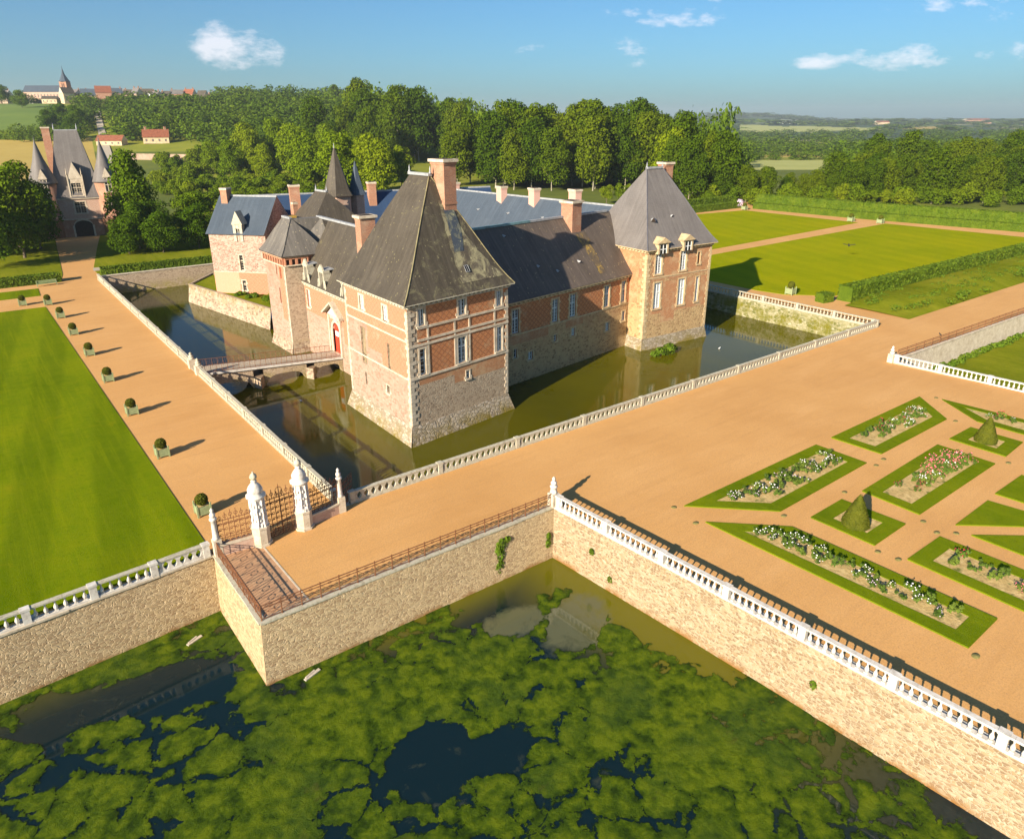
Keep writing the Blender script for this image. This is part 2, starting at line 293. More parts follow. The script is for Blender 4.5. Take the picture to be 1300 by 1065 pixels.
# ------------------------------------------------------------------ mesh helpers
K = .957                                   # the château's survey units to metres
def sv(p): return (p[0] * K, p[1] * K, p[2] * K + 1.204)
class MB:
    def __init__(s): s.v = []; s.f = []; s.m = []; s.sm = []
    def poly(s, pts, m=0, sm=False):
        i = len(s.v); s.v += [tuple(p) for p in pts]; s.f.append(tuple(range(i, i + len(pts)))); s.m.append(m); s.sm.append(sm)
    def mesh(s, vs, fs, m=0, sm=False):
        i = len(s.v); s.v += [tuple(p) for p in vs]
        for f in fs: s.f.append(tuple(i + k for k in f)); s.m.append(m); s.sm.append(sm)
    def hexa(s, p, m=0, skip=()):
        """8 corners: bottom ring then top ring, counter-clockwise from above"""
        F = [(3, 2, 1, 0), (4, 5, 6, 7), (0, 1, 5, 4), (1, 2, 6, 5), (2, 3, 7, 6), (3, 0, 4, 7)]
        s.mesh(p, [f for i, f in enumerate(F) if i not in skip], m)
    def box(s, x0, y0, z0, x1, y1, z1, m=0):
        s.hexa([(x0, y0, z0), (x1, y0, z0), (x1, y1, z0), (x0, y1, z0), (x0, y0, z1), (x1, y0, z1), (x1, y1, z1), (x0, y1, z1)], m)
    def bar(s, a, b, w, h, m=0, z=None):
        """horizontal-ish bar a to b, w wide, from the points up by h"""
        a = Vector(a); b = Vector(b); d = (b - a); d.z = 0; d.normalize(); n = Vector((-d.y, d.x, 0)) * w / 2; u = Vector((0, 0, h))
        s.hexa([a - n, b - n, b + n, a + n, a - n + u, b - n + u, b + n + u, a + n + u], m)
    def tube(s, a, b, r, n=6, r2=None, m=0, sm=True, cap=True):
        a = Vector(a); b = Vector(b); d = (b - a).normalized(); q = d.to_track_quat('Z', 'Y').to_matrix(); r2 = r if r2 is None else r2
        vs = []
        for c, rr in ((a, r), (b, r2)):
            for k in range(n): vs.append(c + q @ Vector((math.cos(k * 2 * math.pi / n) * rr, math.sin(k * 2 * math.pi / n) * rr, 0)))
        s.mesh(vs, [(k, (k + 1) % n, n + (k + 1) % n, n + k) for k in range(n)], m, sm)
        if cap: s.mesh(vs, [tuple(range(n - 1, -1, -1)), tuple(range(n, 2 * n))], m)
    def lathe(s, c, prof, n=12, m=0, sm=True, a0=0.):
        c = Vector(c); vs = []
        for r, z in prof:
            for k in range(n): vs.append(c + Vector((math.cos(a0 + k * 2 * math.pi / n) * r, math.sin(a0 + k * 2 * math.pi / n) * r, z)))
        L = len(prof)
        s.mesh(vs, [(j * n + k, j * n + (k + 1) % n, (j + 1) * n + (k + 1) % n, (j + 1) * n + k) for j in range(L - 1) for k in range(n)]
               + [tuple(range(n - 1, -1, -1)), tuple((L - 1) * n + k for k in range(n))], m, sm)
    def prism(s, pts, z0, z1, m=0, mt=None):
        n = len(pts); vs = [(x, y, z0) for x, y in pts] + [(x, y, z1) for x, y in pts]
        s.mesh(vs, [tuple(range(n - 1, -1, -1))] + [(k, (k + 1) % n, n + (k + 1) % n, n + k) for k in range(n)], m)
        s.mesh(vs, [tuple(range(n, 2 * n))], m if mt is None else mt)
    def build(s, name, mats, parent=None, origin=None, xf=None, keep=False):
        v = [xf(p) for p in s.v] if xf else s.v
        if parent is not None: o0 = parent.get('_o'); o0 = Vector(o0) if o0 is not None else Vector((0, 0, 0))
        elif origin is not None: o0 = Vector(origin)
        else:
            a = np.array(v); o0 = Vector((float(a[:, 0].mean()), float(a[:, 1].mean()), float(a[:, 2].min())))
        me = bpy.data.meshes.new(name); me.from_pydata([(p[0] - o0.x, p[1] - o0.y, p[2] - o0.z) for p in v], [], s.f)
        for x in ([mats] if isinstance(mats, str) else mats): me.materials.append(MT[x])
        me.polygons.foreach_set('material_index', s.m); me.polygons.foreach_set('use_smooth', s.sm); me.update()
        o = bpy.data.objects.new(name, me); COL.objects.link(o)
        if parent is not None: o.parent = parent; o['_o'] = tuple(o0)
        else: o.location = o0; o['_o'] = tuple(o0)
        return o
def tag(o, label=None, cat=None, group=None, kind=None):
    for k, v in (('label', label), ('category', cat), ('group', group), ('kind', kind)):
        if v: o[k] = v
    return o
def thing(name, loc, label, cat, group=None):
    o = bpy.data.objects.new(name, None); o.empty_display_size = .3; COL.objects.link(o); o.location = loc; o['_o'] = tuple(loc)
    return tag(o, label, cat, group)
def copy_tree(o, loc=None, rz=None, sc=None, label=None, group=None, parent=None):
    c = o.copy(); COL.objects.link(c)
    if parent is not None: c.parent = parent
    else:
        if loc is not None: c.location = loc
        if rz is not None: c.rotation_euler = (0, 0, rz)
        if sc is not None: c.scale = sc
        if label: c['label'] = label
        if group: c['group'] = group
    for ch in list(o.children): copy_tree(ch, parent=c)
    return c
def struct(mb, name, mats, **kw): return tag(mb.build(name, mats, **kw), kind='structure')
class Fr:
    """a wall line: s along, n outward, z up"""
    def __init__(s, p0, p1):
        s.p = Vector(p0); d = Vector(p1) - s.p; s.L = d.length; s.d = d.normalized(); s.n = Vector((s.d.y, -s.d.x))
    def __call__(s, a, o, z): q = s.p + s.d * a + s.n * o; return (q.x, q.y, z)
    def box(s, mb, s0, s1, o0, o1, z0, z1, m=0):
        mb.hexa([s(s0, o1, z0), s(s1, o1, z0), s(s1, o0, z0), s(s0, o0, z0), s(s0, o1, z1), s(s1, o1, z1), s(s1, o0, z1), s(s0, o0, z1)], m)
def wall(mb, fr, z0, z1, holes=(), bands=(), s0=0, s1=None, deep=.28, zones=()):
    """wall face with real openings; bands: (z, mat) starts from below; zones: (s0,s1,z0,z1,mat)"""
    s1 = fr.L if s1 is None else s1
    ss = sorted({s0, s1} | {x for h in holes for x in h[:2]} | {x for q in zones for x in q[:2]}); zs = sorted({z0, z1} | {x for h in holes for x in h[2:4]} | {b[0] for b in bands if z0 < b[0] < z1} | {x for q in zones for x in q[2:4]})
    ss = [x for x in ss if s0 <= x <= s1]; zs = [x for x in zs if z0 <= x <= z1]
    for i in range(len(ss) - 1):
        for j in range(len(zs) - 1):
            a, b, c, d = ss[i], ss[i + 1], zs[j], zs[j + 1]; ms, mz = (a + b) / 2, (c + d) / 2
            if any(h[0] < ms < h[1] and h[2] < mz < h[3] for h in holes): continue
            m = 0
            for q in bands:
                if mz > q[0]: m = q[1]
            for q in zones:
                if q[0] < ms < q[1] and q[2] < mz < q[3]: m = q[4]
            mb.poly([fr(a, 0, c), fr(b, 0, c), fr(b, 0, d), fr(a, 0, d)], m)
    for h in holes:
        a, b, c, d = h[:4]
        for q in ([fr(a, 0, c), fr(a, 0, d), fr(a, -deep, d), fr(a, -deep, c)], [fr(b, 0, d), fr(b, 0, c), fr(b, -deep, c), fr(b, -deep, d)],
                  [fr(a, 0, c), fr(a, -deep, c), fr(b, -deep, c), fr(b, 0, c)], [fr(a, 0, d), fr(b, 0, d), fr(b, -deep, d), fr(a, -deep, d)]): mb.poly(q, 1 if len(h) > 4 else 0)
def window(fr, h, parent, style='cross', xf=sv, glass='glass', surround=.22, frame='blue_paint', stone='limestone', deep=.28, label=None):
    a, b, c, d = h[:4]; mb = MB(); mb.poly([fr(a, -deep + .02, c), fr(b, -deep + .02, c), fr(b, -deep + .02, d), fr(a, -deep + .02, d)], 0)
    w = surround
    if w:
        fr.box(mb, a - w, a + .01, -.02, .05, c - .02, d + w, 2); fr.box(mb, b - .01, b + w, -.02, .05, c - .02, d + w, 2)
        fr.box(mb, a + .01, b - .01, -.02, .047, d - .01, d + w - .003, 2); fr.box(mb, a - w - .08, b + w + .08, -.02, .13, c - .2, c - .02, 2)
        n = max(2, int((d - c) / .6))
        for k in range(0, n, 2):
            z = c + (d - c) * k / n; fr.box(mb, a - w - .2, a - w, -.02, .043, z, z + .28, 2); fr.box(mb, b + w, b + w + .2, -.02, .043, z, z + .28, 2)
    o0, o1 = -deep + .03, -deep + .13
    if style in ('cross', 'bars'):
        t = .09
        fr.box(mb, a, a + t, o0, o1, c, d, 1); fr.box(mb, b - t, b, o0, o1, c, d, 1); fr.box(mb, a + t, b - t, o0, o1, c, c + t, 1); fr.box(mb, a + t, b - t, o0, o1, d - t, d, 1)
        m = (a + b) / 2
        if b - a > .75: fr.box(mb, m - .07, m + .07, o0, o1 + .03, c + t, d - t, 1)
        if style == 'cross' and d - c > 1.5: z = c + (d - c) * .62; fr.box(mb, a + t, b - t, o0, o1 + .02, z - .07, z + .07, 1)
        nx = 4 if b - a > 1. else 3 if b - a > .75 else 2
        for k in range(1, nx):
            x = a + (b - a) * k / nx
            if abs(x - m) > .1: fr.box(mb, x - .022, x + .022, o0, o0 + .05, c + t, d - t, 1)
        nz = max(2, int((d - c) / .42))
        for k in range(1, nz): z = c + (d - c) * k / nz; fr.box(mb, a + t, b - t, o0, o0 + .045, z - .022, z + .022, 1)
    if style == 'grille':
        for k in range(1, 4): x = a + (b - a) * k / 4; fr.box(mb, x - .02, x + .02, -.06, -.02, c, d, 1)
    o = mb.build('window', [glass, frame, stone], parent, xf=xf)
    if label: o['label'] = label
    return o
def quoins(mb, fr, at, z0, z1, side, m=0, w=(.9, .5), h=.42, out=.04):
    z = z0; k = 0
    while z < z1 - .1:
        ww = w[k % 2] * random.uniform(.85, 1.1)
        fr.box(mb, at if side > 0 else at - ww, at + ww if side > 0 else at, -.05, out + random.uniform(0, .015), z + .015, min(z1, z + h - .015), m); z += h; k += 1
def pav_roof(mb, C, ra, rb, ze, zr, amt=.35, N=10, mats=(0, 0, 0, 0), ex=4., fascia=.12, mf=1):
    """C: eave corners counter-clockwise; corners 0,1 run to rb (the near ridge end), 2,3 to ra; concave flared slopes"""
    tgt = [rb, rb, ra, ra]
    rows = []
    for k in range(N + 1):
        h = k / N; p = h + amt * h * (1 - h) ** ex; p = min(1, p); z = ze + (zr - ze) * h
        rows.append([(C[i][0] + (tgt[i][0] - C[i][0]) * p, C[i][1] + (tgt[i][1] - C[i][1]) * p, z) for i in range(4)])
    for k in range(N):
        for i in range(4):
            j = (i + 1) % 4; mb.poly([rows[k][i], rows[k][j], rows[k + 1][j], rows[k + 1][i]], mats[i])
    for i in range(4):
        j = (i + 1) % 4; a, b = rows[0][i], rows[0][j]; mb.poly([(a[0], a[1], ze - fascia), (b[0], b[1], ze - fascia), b, a], mf)
    mb.poly([(p[0], p[1], ze - fascia) for p in reversed(rows[0])], mf)
    return rows
def slope_z(off, run, ze, zr, amt=.22, ex=4.):
    lo, hi = 0., 1.
    for _ in range(30):
        h = (lo + hi) / 2; p = h + amt * h * (1 - h) ** ex
        if p * run < off: lo = h
        else: hi = h
    return ze + (zr - ze) * lo
def gable_roof(mb, fr, s0, s1, ze, zr, depth, over=.4, ms=(0, 0), amt=.22, N=8, ms2=None):
    """two slopes along the wall line fr; depth is the width of the building behind the line"""
    half = depth / 2
    def prof(side):
        out = []
        for k in range(N + 1):
            h = k / N; p = h + amt * h * (1 - h) ** 4.; o = over - (half + over) * p
            if side: o = -depth - o
            out.append((o, ze + (zr - ze) * h))
        return out
    A, B = prof(0), prof(1)
    for k in range(N):
        mb.poly([fr(s0, A[k][0], A[k][1]), fr(s1, A[k][0], A[k][1]), fr(s1, A[k + 1][0], A[k + 1][1]), fr(s0, A[k + 1][0], A[k + 1][1])], ms[0])
        mb.poly([fr(s1, B[k][0], B[k][1]), fr(s0, B[k][0], B[k][1]), fr(s0, B[k + 1][0], B[k + 1][1]), fr(s1, B[k + 1][0], B[k + 1][1])], ms[1])
    for s, m in ((s0, 1), (s1, 1)):
        mb.poly([fr(s, o, z) for o, z in A] + [fr(s, o, z) for o, z in reversed(B[:-1])], m)
    mb.poly([fr(s0, over, ze - .02), fr(s0, -depth - over, ze - .02), fr(s1, -depth - over, ze - .02), fr(s1, over, ze - .02)], 1)
def cornice(mb, fr, s0, s1, z, over=.45, m=0, step=.62):
    fr.box(mb, s0, s1, -.02, over * .45, z - .55, z - .42, m)
    fr.box(mb, s0, s1, -.02, over, z - .20, z - .03, m)
    n = int((s1 - s0) / step)
    for k in range(n + 1):
        a = s0 + (s1 - s0) * k / n; fr.box(mb, max(s0, a - .14), min(s1, a + .14), -.02, over * .85, z - .42, z - .203, m)
def chimney(c, rz, w, d, z0, z1, parent, mats=('chimney_brick', 'limestone'), cap=.18, xf=sv, mid=None, name='chimney'):
    mb = MB(); ca, sa = math.cos(rz), math.sin(rz)
    def bx(hw, hd, a, b, m):
        q = [(-hw, -hd), (hw, -hd), (hw, hd), (-hw, hd)]; q = [(c[0] + x * ca - y * sa, c[1] + x * sa + y * ca) for x, y in q]
        mb.hexa([(x, y, a) for x, y in q] + [(x, y, b) for x, y in q], m)
    bx(w / 2, d / 2, z0, z1 - .55, 0); bx(w / 2 + .07, d / 2 + .07, z1 - .55, z1 - .3, 0); bx(w / 2 + cap, d / 2 + cap, z1 - .3, z1, 1)
    bx(w / 2 - .2, d / 2 - .2, z1, z1 + .04, 2)
    if mid: bx(w / 2 + .06, d / 2 + .06, mid, mid + .22, 0)
    return mb.build(name, [mats[0], mats[1], 'dark_opening'], parent, xf=xf)
def batter(mb, fr, s0, s1, zt, zb, out, m=0, e0=0, e1=0):
    mb.poly([fr(s0 - e0 * out, out, zb), fr(s1 + e1 * out, out, zb), fr(s1, .03, zt), fr(s0, .03, zt)], m)
    mb.poly([fr(s0, .03, zt), fr(s1, .03, zt), fr(s1, -.02, zt), fr(s0, -.02, zt)], m)

# ------------------------------------------------------------------ leaves (numpy)
def leaf_cloud(rng, lobes, n, size, flat=.0, shell=(.72, 1.05), up=0.35):
    L = np.array(lobes, float); vol = (L[:, 3] * L[:, 4] * L[:, 5]) ** (2 / 3.); k = rng.choice(len(L), n, p=vol / vol.sum())
    d = rng.normal(size=(n, 3)); d /= np.linalg.norm(d, axis=1)[:, None]
    d[:, 2] = np.where((d[:, 2] < -.3) & (rng.random(n) < .5), -d[:, 2], d[:, 2])
    r = rng.uniform(shell[0], shell[1], n)[:, None]
    c = L[k, :3] + d * L[k, 3:6] * r
    nr = d + rng.normal(size=(n, 3)) * .55; nr[:, 2] += up; nr /= np.linalg.norm(nr, axis=1)[:, None]
    a = np.cross(nr, rng.normal(size=(n, 3))); a /= np.linalg.norm(a, axis=1)[:, None]; b = np.cross(nr, a)
    s = (size * rng.uniform(.6, 1.3, n))[:, None]; s2 = s * rng.uniform(.5, .9, n)[:, None]
    V = np.stack([c - a * s, c - b * s2 + nr * s * .15, c + a * s, c + b * s2 + nr * s * .15], 1)
    return V.reshape(-1, 3)
def quad_mesh(name, V, mat):
    n = len(V) // 4; me = bpy.data.meshes.new(name); me.vertices.add(len(V)); me.vertices.foreach_set('co', V.astype(np.float32).ravel())
    me.loops.add(len(V)); me.loops.foreach_set('vertex_index', np.arange(len(V), dtype=np.int32)); me.polygons.add(n)
    me.polygons.foreach_set('loop_start', np.arange(0, len(V), 4, dtype=np.int32)); me.materials.append(MT[mat]); me.update(calc_edges=True); return me
def crown_lobes(rng, w, h, z0, n, kind='round'):
    out = []
    for i in range(n):
        a = rng.uniform(0, 6.283); t = (i + rng.random()) / n; zz = z0 + (h - z0) * (.12 + .80 * t)
        if kind == 'cone': prof = 1.05 - .85 * t
        elif kind == 'tall': prof = .45 + .75 * math.sin(math.pi * min(1, .15 + t * .85))
        else: prof = .35 + .75 * math.sin(math.pi * (.12 + t * .80))
        rr = w / 2 * prof; r0 = rr * rng.uniform(.25, .78); s = w * rng.uniform(.15, .25) * (1.1 - .25 * t)
        out.append((math.cos(a) * r0, math.sin(a) * r0, zz, s, s, s * rng.uniform(.75, 1.0)))
    out.append((0, 0, z0 + (h - z0) * .45, w * .27, w * .27, (h - z0) * .40))
    return out
def tree_proto(name, seed, w, h, z0, nl, nleaf, leaf, mat, kind='round', bark='bark', tw=.35):
    rng = np.random.default_rng(seed); root = bpy.data.objects.new(name, None); COL.objects.link(root); root['_o'] = (0, 0, 0)
    V = leaf_cloud(rng, crown_lobes(rng, w, h, z0, nl, kind), nleaf, leaf)
    c = bpy.data.objects.new('crown', quad_mesh('crown', V, mat)); COL.objects.link(c); c.parent = root
    mb = MB(); x = rng.normal(size=2) * .15
    mb.tube((0, 0, -.5), (x[0], x[1], z0 * .6 + .4), tw, 8, tw * .75); mb.tube((x[0], x[1], z0 * .6 + .4), (x[0] * 2, x[1] * 2, h * .75), tw * .75, 7, tw * .15)
    for k in range(7):
        a = k * 2.4 + rng.random(); zz = z0 * .7 + (h - z0) * (.05 + .07 * k); rr = w * .34
        mb.tube((x[0], x[1], zz), (math.cos(a) * rr, math.sin(a) * rr, zz + (h - z0) * .22), tw * .35, 5, tw * .08)
    mb.build('trunk', bark, root); return root
def retire(root):
    """drop a source tree that was only there to copy from"""
    for c in list(root.children): bpy.data.objects.remove(c)
    bpy.data.objects.remove(root)

# view bearings used to lay out the countryside: metres ahead of the terrace corner along the valley
TH = R(52.4); FW = (math.cos(TH), math.sin(TH)); RT = (math.sin(TH), -math.cos(TH))
def pol(b, r):
    """bearing b: metres aside per 960 m ahead, r metres ahead"""
    q = b / 960. * r; return (r * FW[0] + q * RT[0], r * FW[1] + q * RT[1])
def ss(t): t = max(0., min(1., t)); return t * t * (3 - 2 * t)
def terrain(x, y):
    f = x * FW[0] + y * FW[1]; q = x * RT[0] + y * RT[1]
    if f < 60: return -.2
    b = q / f * 960; r = f
    wl = ss((30 - b) / 260.) * .75 + .25 * ss((180 - b) / 200.); z = 46 * ss((r - 300) / 600.) * wl
    wr = 1 - wl
    z += wr * (-6 * ss((r - 300) / 500.) + 17 * ss((r - 1500) / 2200.) + 6 * ss((r - 4000) / 1500.))
    z += 38 * math.exp(-((b - 300) / 90.) ** 2) * ss((r - 4200) / 1600.)
    z += ss((r - 500) / 1500.) * 7 * mn.noise(Vector((x * .0011, y * .0011, 0))) + ss((r - 3000) / 2500.) * 14 * mn.noise(Vector((x * .0006, y * .0006, 5)))
    return z - .2
# --PART2--
# ------------------------------------------------------------------ ground
def sheet(name, polys, z, mat, th=0):
    mb = MB()
    for p in polys:
        if th: mb.prism(p, z - th, z, 0)
        else: mb.poly([(x, y, z) for x, y in p])
    return struct(mb, name, mat, origin=(polys[0][0][0], polys[0][0][1], z))
MX0, MX1, MY0, MY1 = 19.0, 101.9, 46.4, 151.3       # the moat
sheet('gravel_ground', [
    [(9.2, 36.4), (31.9, 36.1), (87.8, 37.1), (89.9, 37.3), (127, 35.8), (262, 31), (262, 46.4), (9.15, 46.4)],
    [(31.9, 36.1), (34.1, 5.1), (35.2, -14), (92, -22), (89.2, 23.4), (87.8, 37.1)],
    [(9.15, 46.4), (MX0, MY0), (MX0, MY1), (MX0, 176), (9.15, 176)],
    [(9.15, 176), (34, 176), (44, 240), (6, 240)],
    [(-90, 40.2), (9.1, 45.4), (9.15, 46.4), (9.15, 176), (-90, 176)],
    [(MX1, MY0), (262, MY0), (262, 176), (MX1, 176)],
    [(MX0, MY1), (MX1, MY1), (MX1, 176), (MX0, 176)]], 0, 'gravel')
sheet('brick_paving', [[(9.3, 44.9), (9.3, 36.6), (12.3, 36.55), (12.1, 44.9)]], .006, 'brick_paving')
sheet('stone_kerb', [[(12.3, 36.55), (12.42, 36.55), (12.22, 44.9), (12.1, 44.9)]], .02, 'limestone', .03)
sheet('west_lawn', [[(-89, 41), (9.0, 46.1), (9.1, 47), (8.35, 133.1), (-89, 137)]], .05, 'lawn_left', .1)
sheet('far_west_lawn', [[(-89, 146), (8.6, 142.6), (8.9, 149.3), (-89, 152.5)]], .05, 'lawn_left', .1)
sheet('avenue_verge', [[(-89, 155.5), (13.2, 155.5), (14.1, 161), (19.5, 222), (-89, 222)], [(20.0, 164.8), (42, 163.6), (130, 163.6), (130, 222), (30.5, 222), (24.5, 190)]], .05, 'rough_grass', .1)
sheet('moat_side_path', [[(19.4, 161.0), (130, 159.6), (130, 163.4), (42, 163.4), (19.8, 164.6)]], .012, 'pale_path')
sheet('moat_side_grass', [[(19.6, 152.2), (130, 152.2), (130, 159.4), (19.6, 160.7)]], .03, 'rough_grass', .06)
sheet('east_lawn', [[(108.6, 70.6), (109.6, 66.), (113.0, 62.6), (113, 60.2), (215.6, 57.), (212.2, 98.9), (134.5, 97.6), (108.6, 96.8)]], .05, 'lawn_right', .1)
sheet('far_east_lawn', [[(108.6, 101.0), (135.1, 101.9), (208.0, 104.8), (207.4, 143.2), (185.5, 146.0), (108.6, 147)]], .05, 'lawn_right', .1)
mb = MB(); N = 40
for i in range(N):
    for j in range(6):
        def g(i, j):
            t = i / N; x = 110.0 + t * 145; a = 45.3 - 1.5 * t * 1.6; b = 55.4 - 2.6 * t; y = a + (b - a) * j / 6
            return (x, y, .02 + 1.1 * math.sin(math.pi * min(1, (j / 6) * .75)) * min(1, (i + .6) / 3) + (.12 * mn.noise(Vector((x * .4, y * .5, 0))) if 0 < j < 6 and i > 0 else 0))
        mb.poly([g(i, j), g(i + 1, j), g(i + 1, j + 1), g(i, j + 1)], 0, True)
struct(mb, 'grass_bank', 'rough_grass')
sheet('sunken_lawn', [[(87.9, 37.2), (89.6, 21), (92, -22), (300, -22), (300, 32), (127, 36.2), (89.9, 37.7)]], -3.4, 'rough_grass')
# countryside terrain
mb = MB(); rings = [60 + 12 * k for k in range(12)] + [204 + 18 * k for k in range(16)] + [510 + 35 * k for k in range(20)] + [1240 + 110 * k for k in range(20)] + [3500 + 250 * k for k in range(16)]
bs = list(range(-1150, -700, 20)) + list(range(-700, 760, 9)) + list(range(760, 1151, 20))
def inside_estate(x, y): return -86 < x < 256 and -21 < y < 172
def far_field(b, r): return 285 < b < 465 and 1950 + (b - 285) * 1.2 + 120 * mn.noise(Vector((b * .03, 0, 3))) < r < 3150 - (b - 285) * 3.2 + 200 * mn.noise(Vector((b * .025, 0, 9)))
idx = {}
for i, r in enumerate(rings):
    for j, b in enumerate(bs):
        x, y = pol(b, r); z = terrain(x, y)
        if inside_estate(x, y): z = -9.
        elif y < 60 and r < 300: z = min(z, -3.6)
        mb.v.append((x, y, z))
nb = len(bs)
for i in range(len(rings) - 1):
    for j in range(nb - 1):
        b = bs[j]; r = rings[i]; m = 0
        if r > 1240: m = 1
        if b < -540 and 290 < r < 520: m = 2
        if b < -565 and 530 < r < 900: m = 3
        if 300 < b < 420 and 470 < r < 640: m = 4
        if 300 < b < 440 and 700 < r < 760: m = 2
        if far_field(b, r): m = 4
        if 490 < b < 560 and 2300 < r < 2800: m = 2
        if 180 < r < 470 and (b > -40 or b < -420) and m == 0: m = 5
        mb.f.append((i * nb + j, i * nb + j + 1, (i + 1) * nb + j + 1, (i + 1) * nb + j)); mb.m.append(m); mb.sm.append(True)
struct(mb, 'countryside', ['meadow', 'patchwork', 'field_gold', 'field_green', 'field_pale', 'woodfloor'], origin=(0, 0, 0))
# road up to the village
mb = MB(); prev = None
for k in range(46):
    r = 216 + k * 16; b = -514 - 12 * math.sin(k * .05) + k * .05; c = [pol(b - (2700 / r), r), pol(b + (2700 / r), r)]; c = [(x, y, terrain(x, y) + .5) for x, y in c]
    if prev: mb.poly([prev[0], prev[1], c[1], c[0]])
    prev = c
struct(mb, 'village_road', 'pale_path')
# water
mb = MB(); mb.poly([(MX0 - .4, MY0 - .4, -3.), (MX1 + .4, MY0 - .4, -3.), (MX1 + .4, MY1 + .4, -3.), (MX0 - .4, MY1 + .4, -3.)]); struct(mb, 'moat_water', 'moat_water')
# pond: a fine sheet whose vertices carry murk and silt; algae lies on it
def blob(x, y, cx, cy, rx, ry, a=0.): 
    dx, dy = x - cx, y - cy; ca, sa = math.cos(a), math.sin(a); u = (dx * ca + dy * sa) / rx; v = (-dx * sa + dy * ca) / ry; return max(0., 1 - (u * u + v * v))
def cover(x, y):
    c = .68 + .30 * mn.noise(Vector((x * .16, y * .16, 3))) + .18 * mn.noise(Vector((x * .4, y * .4, 8)))
    c -= 1.5 * blob(x, y, 4.4, 39.6, 4.6, 2.4, -.35); c -= .9 * blob(x, y, -.8, 41.2, 3.6, 2.2, -.5); c -= 1.7 * blob(x, y, 14.2, 25.6, 3.0, 2.6, .4); c -= 1. * blob(x, y, 17.8, 23.6, 2.4, 1.6, .2)
    c -= 1.8 * blob(x, y, 28., 29.2, 3.4, 2.1, .5); c -= 1.3 * blob(x, y, 24.4, 31.6, 2.6, 1.3, -.2); c -= .7 * blob(x, y, 22.6, 33.8, 3.5, .9, 0)
    c -= 1.5 * ss((x - 29.6) / 2.6) * ss((y - 17) / 7); c -= .8 * ss((x - 30.5) / 3.) * ss((19 - y) / 8.) * .6; c -= 1.2 * ss((x - 20) / 9.) * ss((y - 31.2) / 3.)
    c -= .25 * ss(1 - abs(y - 35.9) / 1.6) * ss((x - 14) / 4.); c += .35 * blob(x, y, 19.5, 30, 5, 2.5); c += .3 * blob(x, y, 11, 31, 7, 4); c += .25 * blob(x, y, 27, 18, 6, 7)
    return c
def murk(x, y): return max(ss((x - 24) / 7.) * ss((y - 6) / 16.), ss(1 - abs(y - 36.4) / 3.5) * ss((x - 9) / 10.), .5 * ss(1 - abs(y - 44.9) / 4) * (x < 9))
def silt(x, y): return .9 * min(1, 1.6 * (blob(x, y, 28., 29.2, 4., 2.8, .5) + blob(x, y, 24.4, 31.6, 3.4, 1.8, -.2)))
nx, ny, X0, Y0, DX = 150, 150, -26., -12., .42
vs = []; fs = []; A = []; B = []; Cc = []
for j in range(ny + 1):
    for i in range(nx + 1):
        x, y = X0 + i * DX, Y0 + j * DX; vs.append((x, y, -4.4)); A.append(murk(x, y)); B.append(silt(x, y)); Cc.append(cover(x, y))
def in_pond(x, y): return y < 46 and x < 36.5 and (y < 36.9 or x < 9.6) and y < 46.2 - .0 * x
fs = [(j * (nx + 1) + i, j * (nx + 1) + i + 1, (j + 1) * (nx + 1) + i + 1, (j + 1) * (nx + 1) + i) for j in range(ny) for i in range(nx) if in_pond(X0 + i * DX, Y0 + j * DX)]
def attr_mesh(name, mat, fs, z, at):
    mb = MB(); mb.v = [(x, y, z) for x, y, _ in vs]; mb.f = fs; mb.m = [0] * len(fs); mb.sm = [True] * len(fs); o = mb.build(name, mat, origin=(5, 30, z))
    for k, d in at.items(): a = o.data.attributes.new(k, 'FLOAT', 'POINT'); a.data.foreach_set('value', d)
    return o
tag(attr_mesh('pond_water', 'pond_water', fs, -4.4, {'murk': A, 'silt': B}), kind='structure')
fa = [f for f in fs if max(Cc[k] for k in f) > -.35]
tag(attr_mesh('algae', 'algae', fa, -4.37, {'cover': Cc}), 'floating green algae covering the pond', None, None, 'stuff')
# ------------------------------------------------------------------ retaining walls
def retaining(pts, zt, zb, name, label, mat='cream_wall_stone', cop='limestone', capw=.55, th=1.0, bat=.25, cat='wall', capz=.0):
    t = thing(name, (pts[0][0], pts[0][1], zb), label, cat, None)
    mb = MB(); mc = MB()
    for a, b in zip(pts[:-1], pts[1:]):
        f = Fr(a, b); n = max(1, int(f.L / 3)); e0 = bat if a == pts[0] else 0; e1 = bat if b == pts[-1] else 0
        for i in range(n):
            s0, s1 = f.L * i / n, f.L * (i + 1) / n
            mb.poly([f(s0 - (e0 if i == 0 else 0), bat, zb - .6), f(s1 + (e1 if i == n - 1 else 0), bat, zb - .6), f(s1, 0, zt - .12), f(s0, 0, zt - .12)])
        k = max(1, int(f.L / 1.6))
        for i in range(k):
            j = random.uniform(-.02, .02); f.box(mc, f.L * i / k + (.012 if i else 0), f.L * (i + 1) / k, -capw + .12, .10 + j, zt - .12, zt + capz + .01 + random.uniform(0, .012))
    mb.build('wall_face', mat, t); mc.build('coping', cop, t); return t
pond_front = retaining([(9.2, 36.4), (31.9, 36.1)], 0.05, -4.4, 'retaining_wall', 'cream stone wall under the rusty terrace railing, ivy growing on it', 'cream_wall_stone', 'lichen_stone')
retaining([(9.12, 45.4), (9.2, 36.4)], 0.05, -4.4, 'retaining_wall', 'short sunlit pond wall under the brick paved corner of the terrace', 'cream_wall_stone', 'lichen_stone')
retaining([(-50, 42.2), (-3.1, 44.6), (9.05, 45.45)], 0.05, -4.4, 'retaining_wall', 'cream stone wall between the algae pond and the left lawn', 'cream_wall_stone')
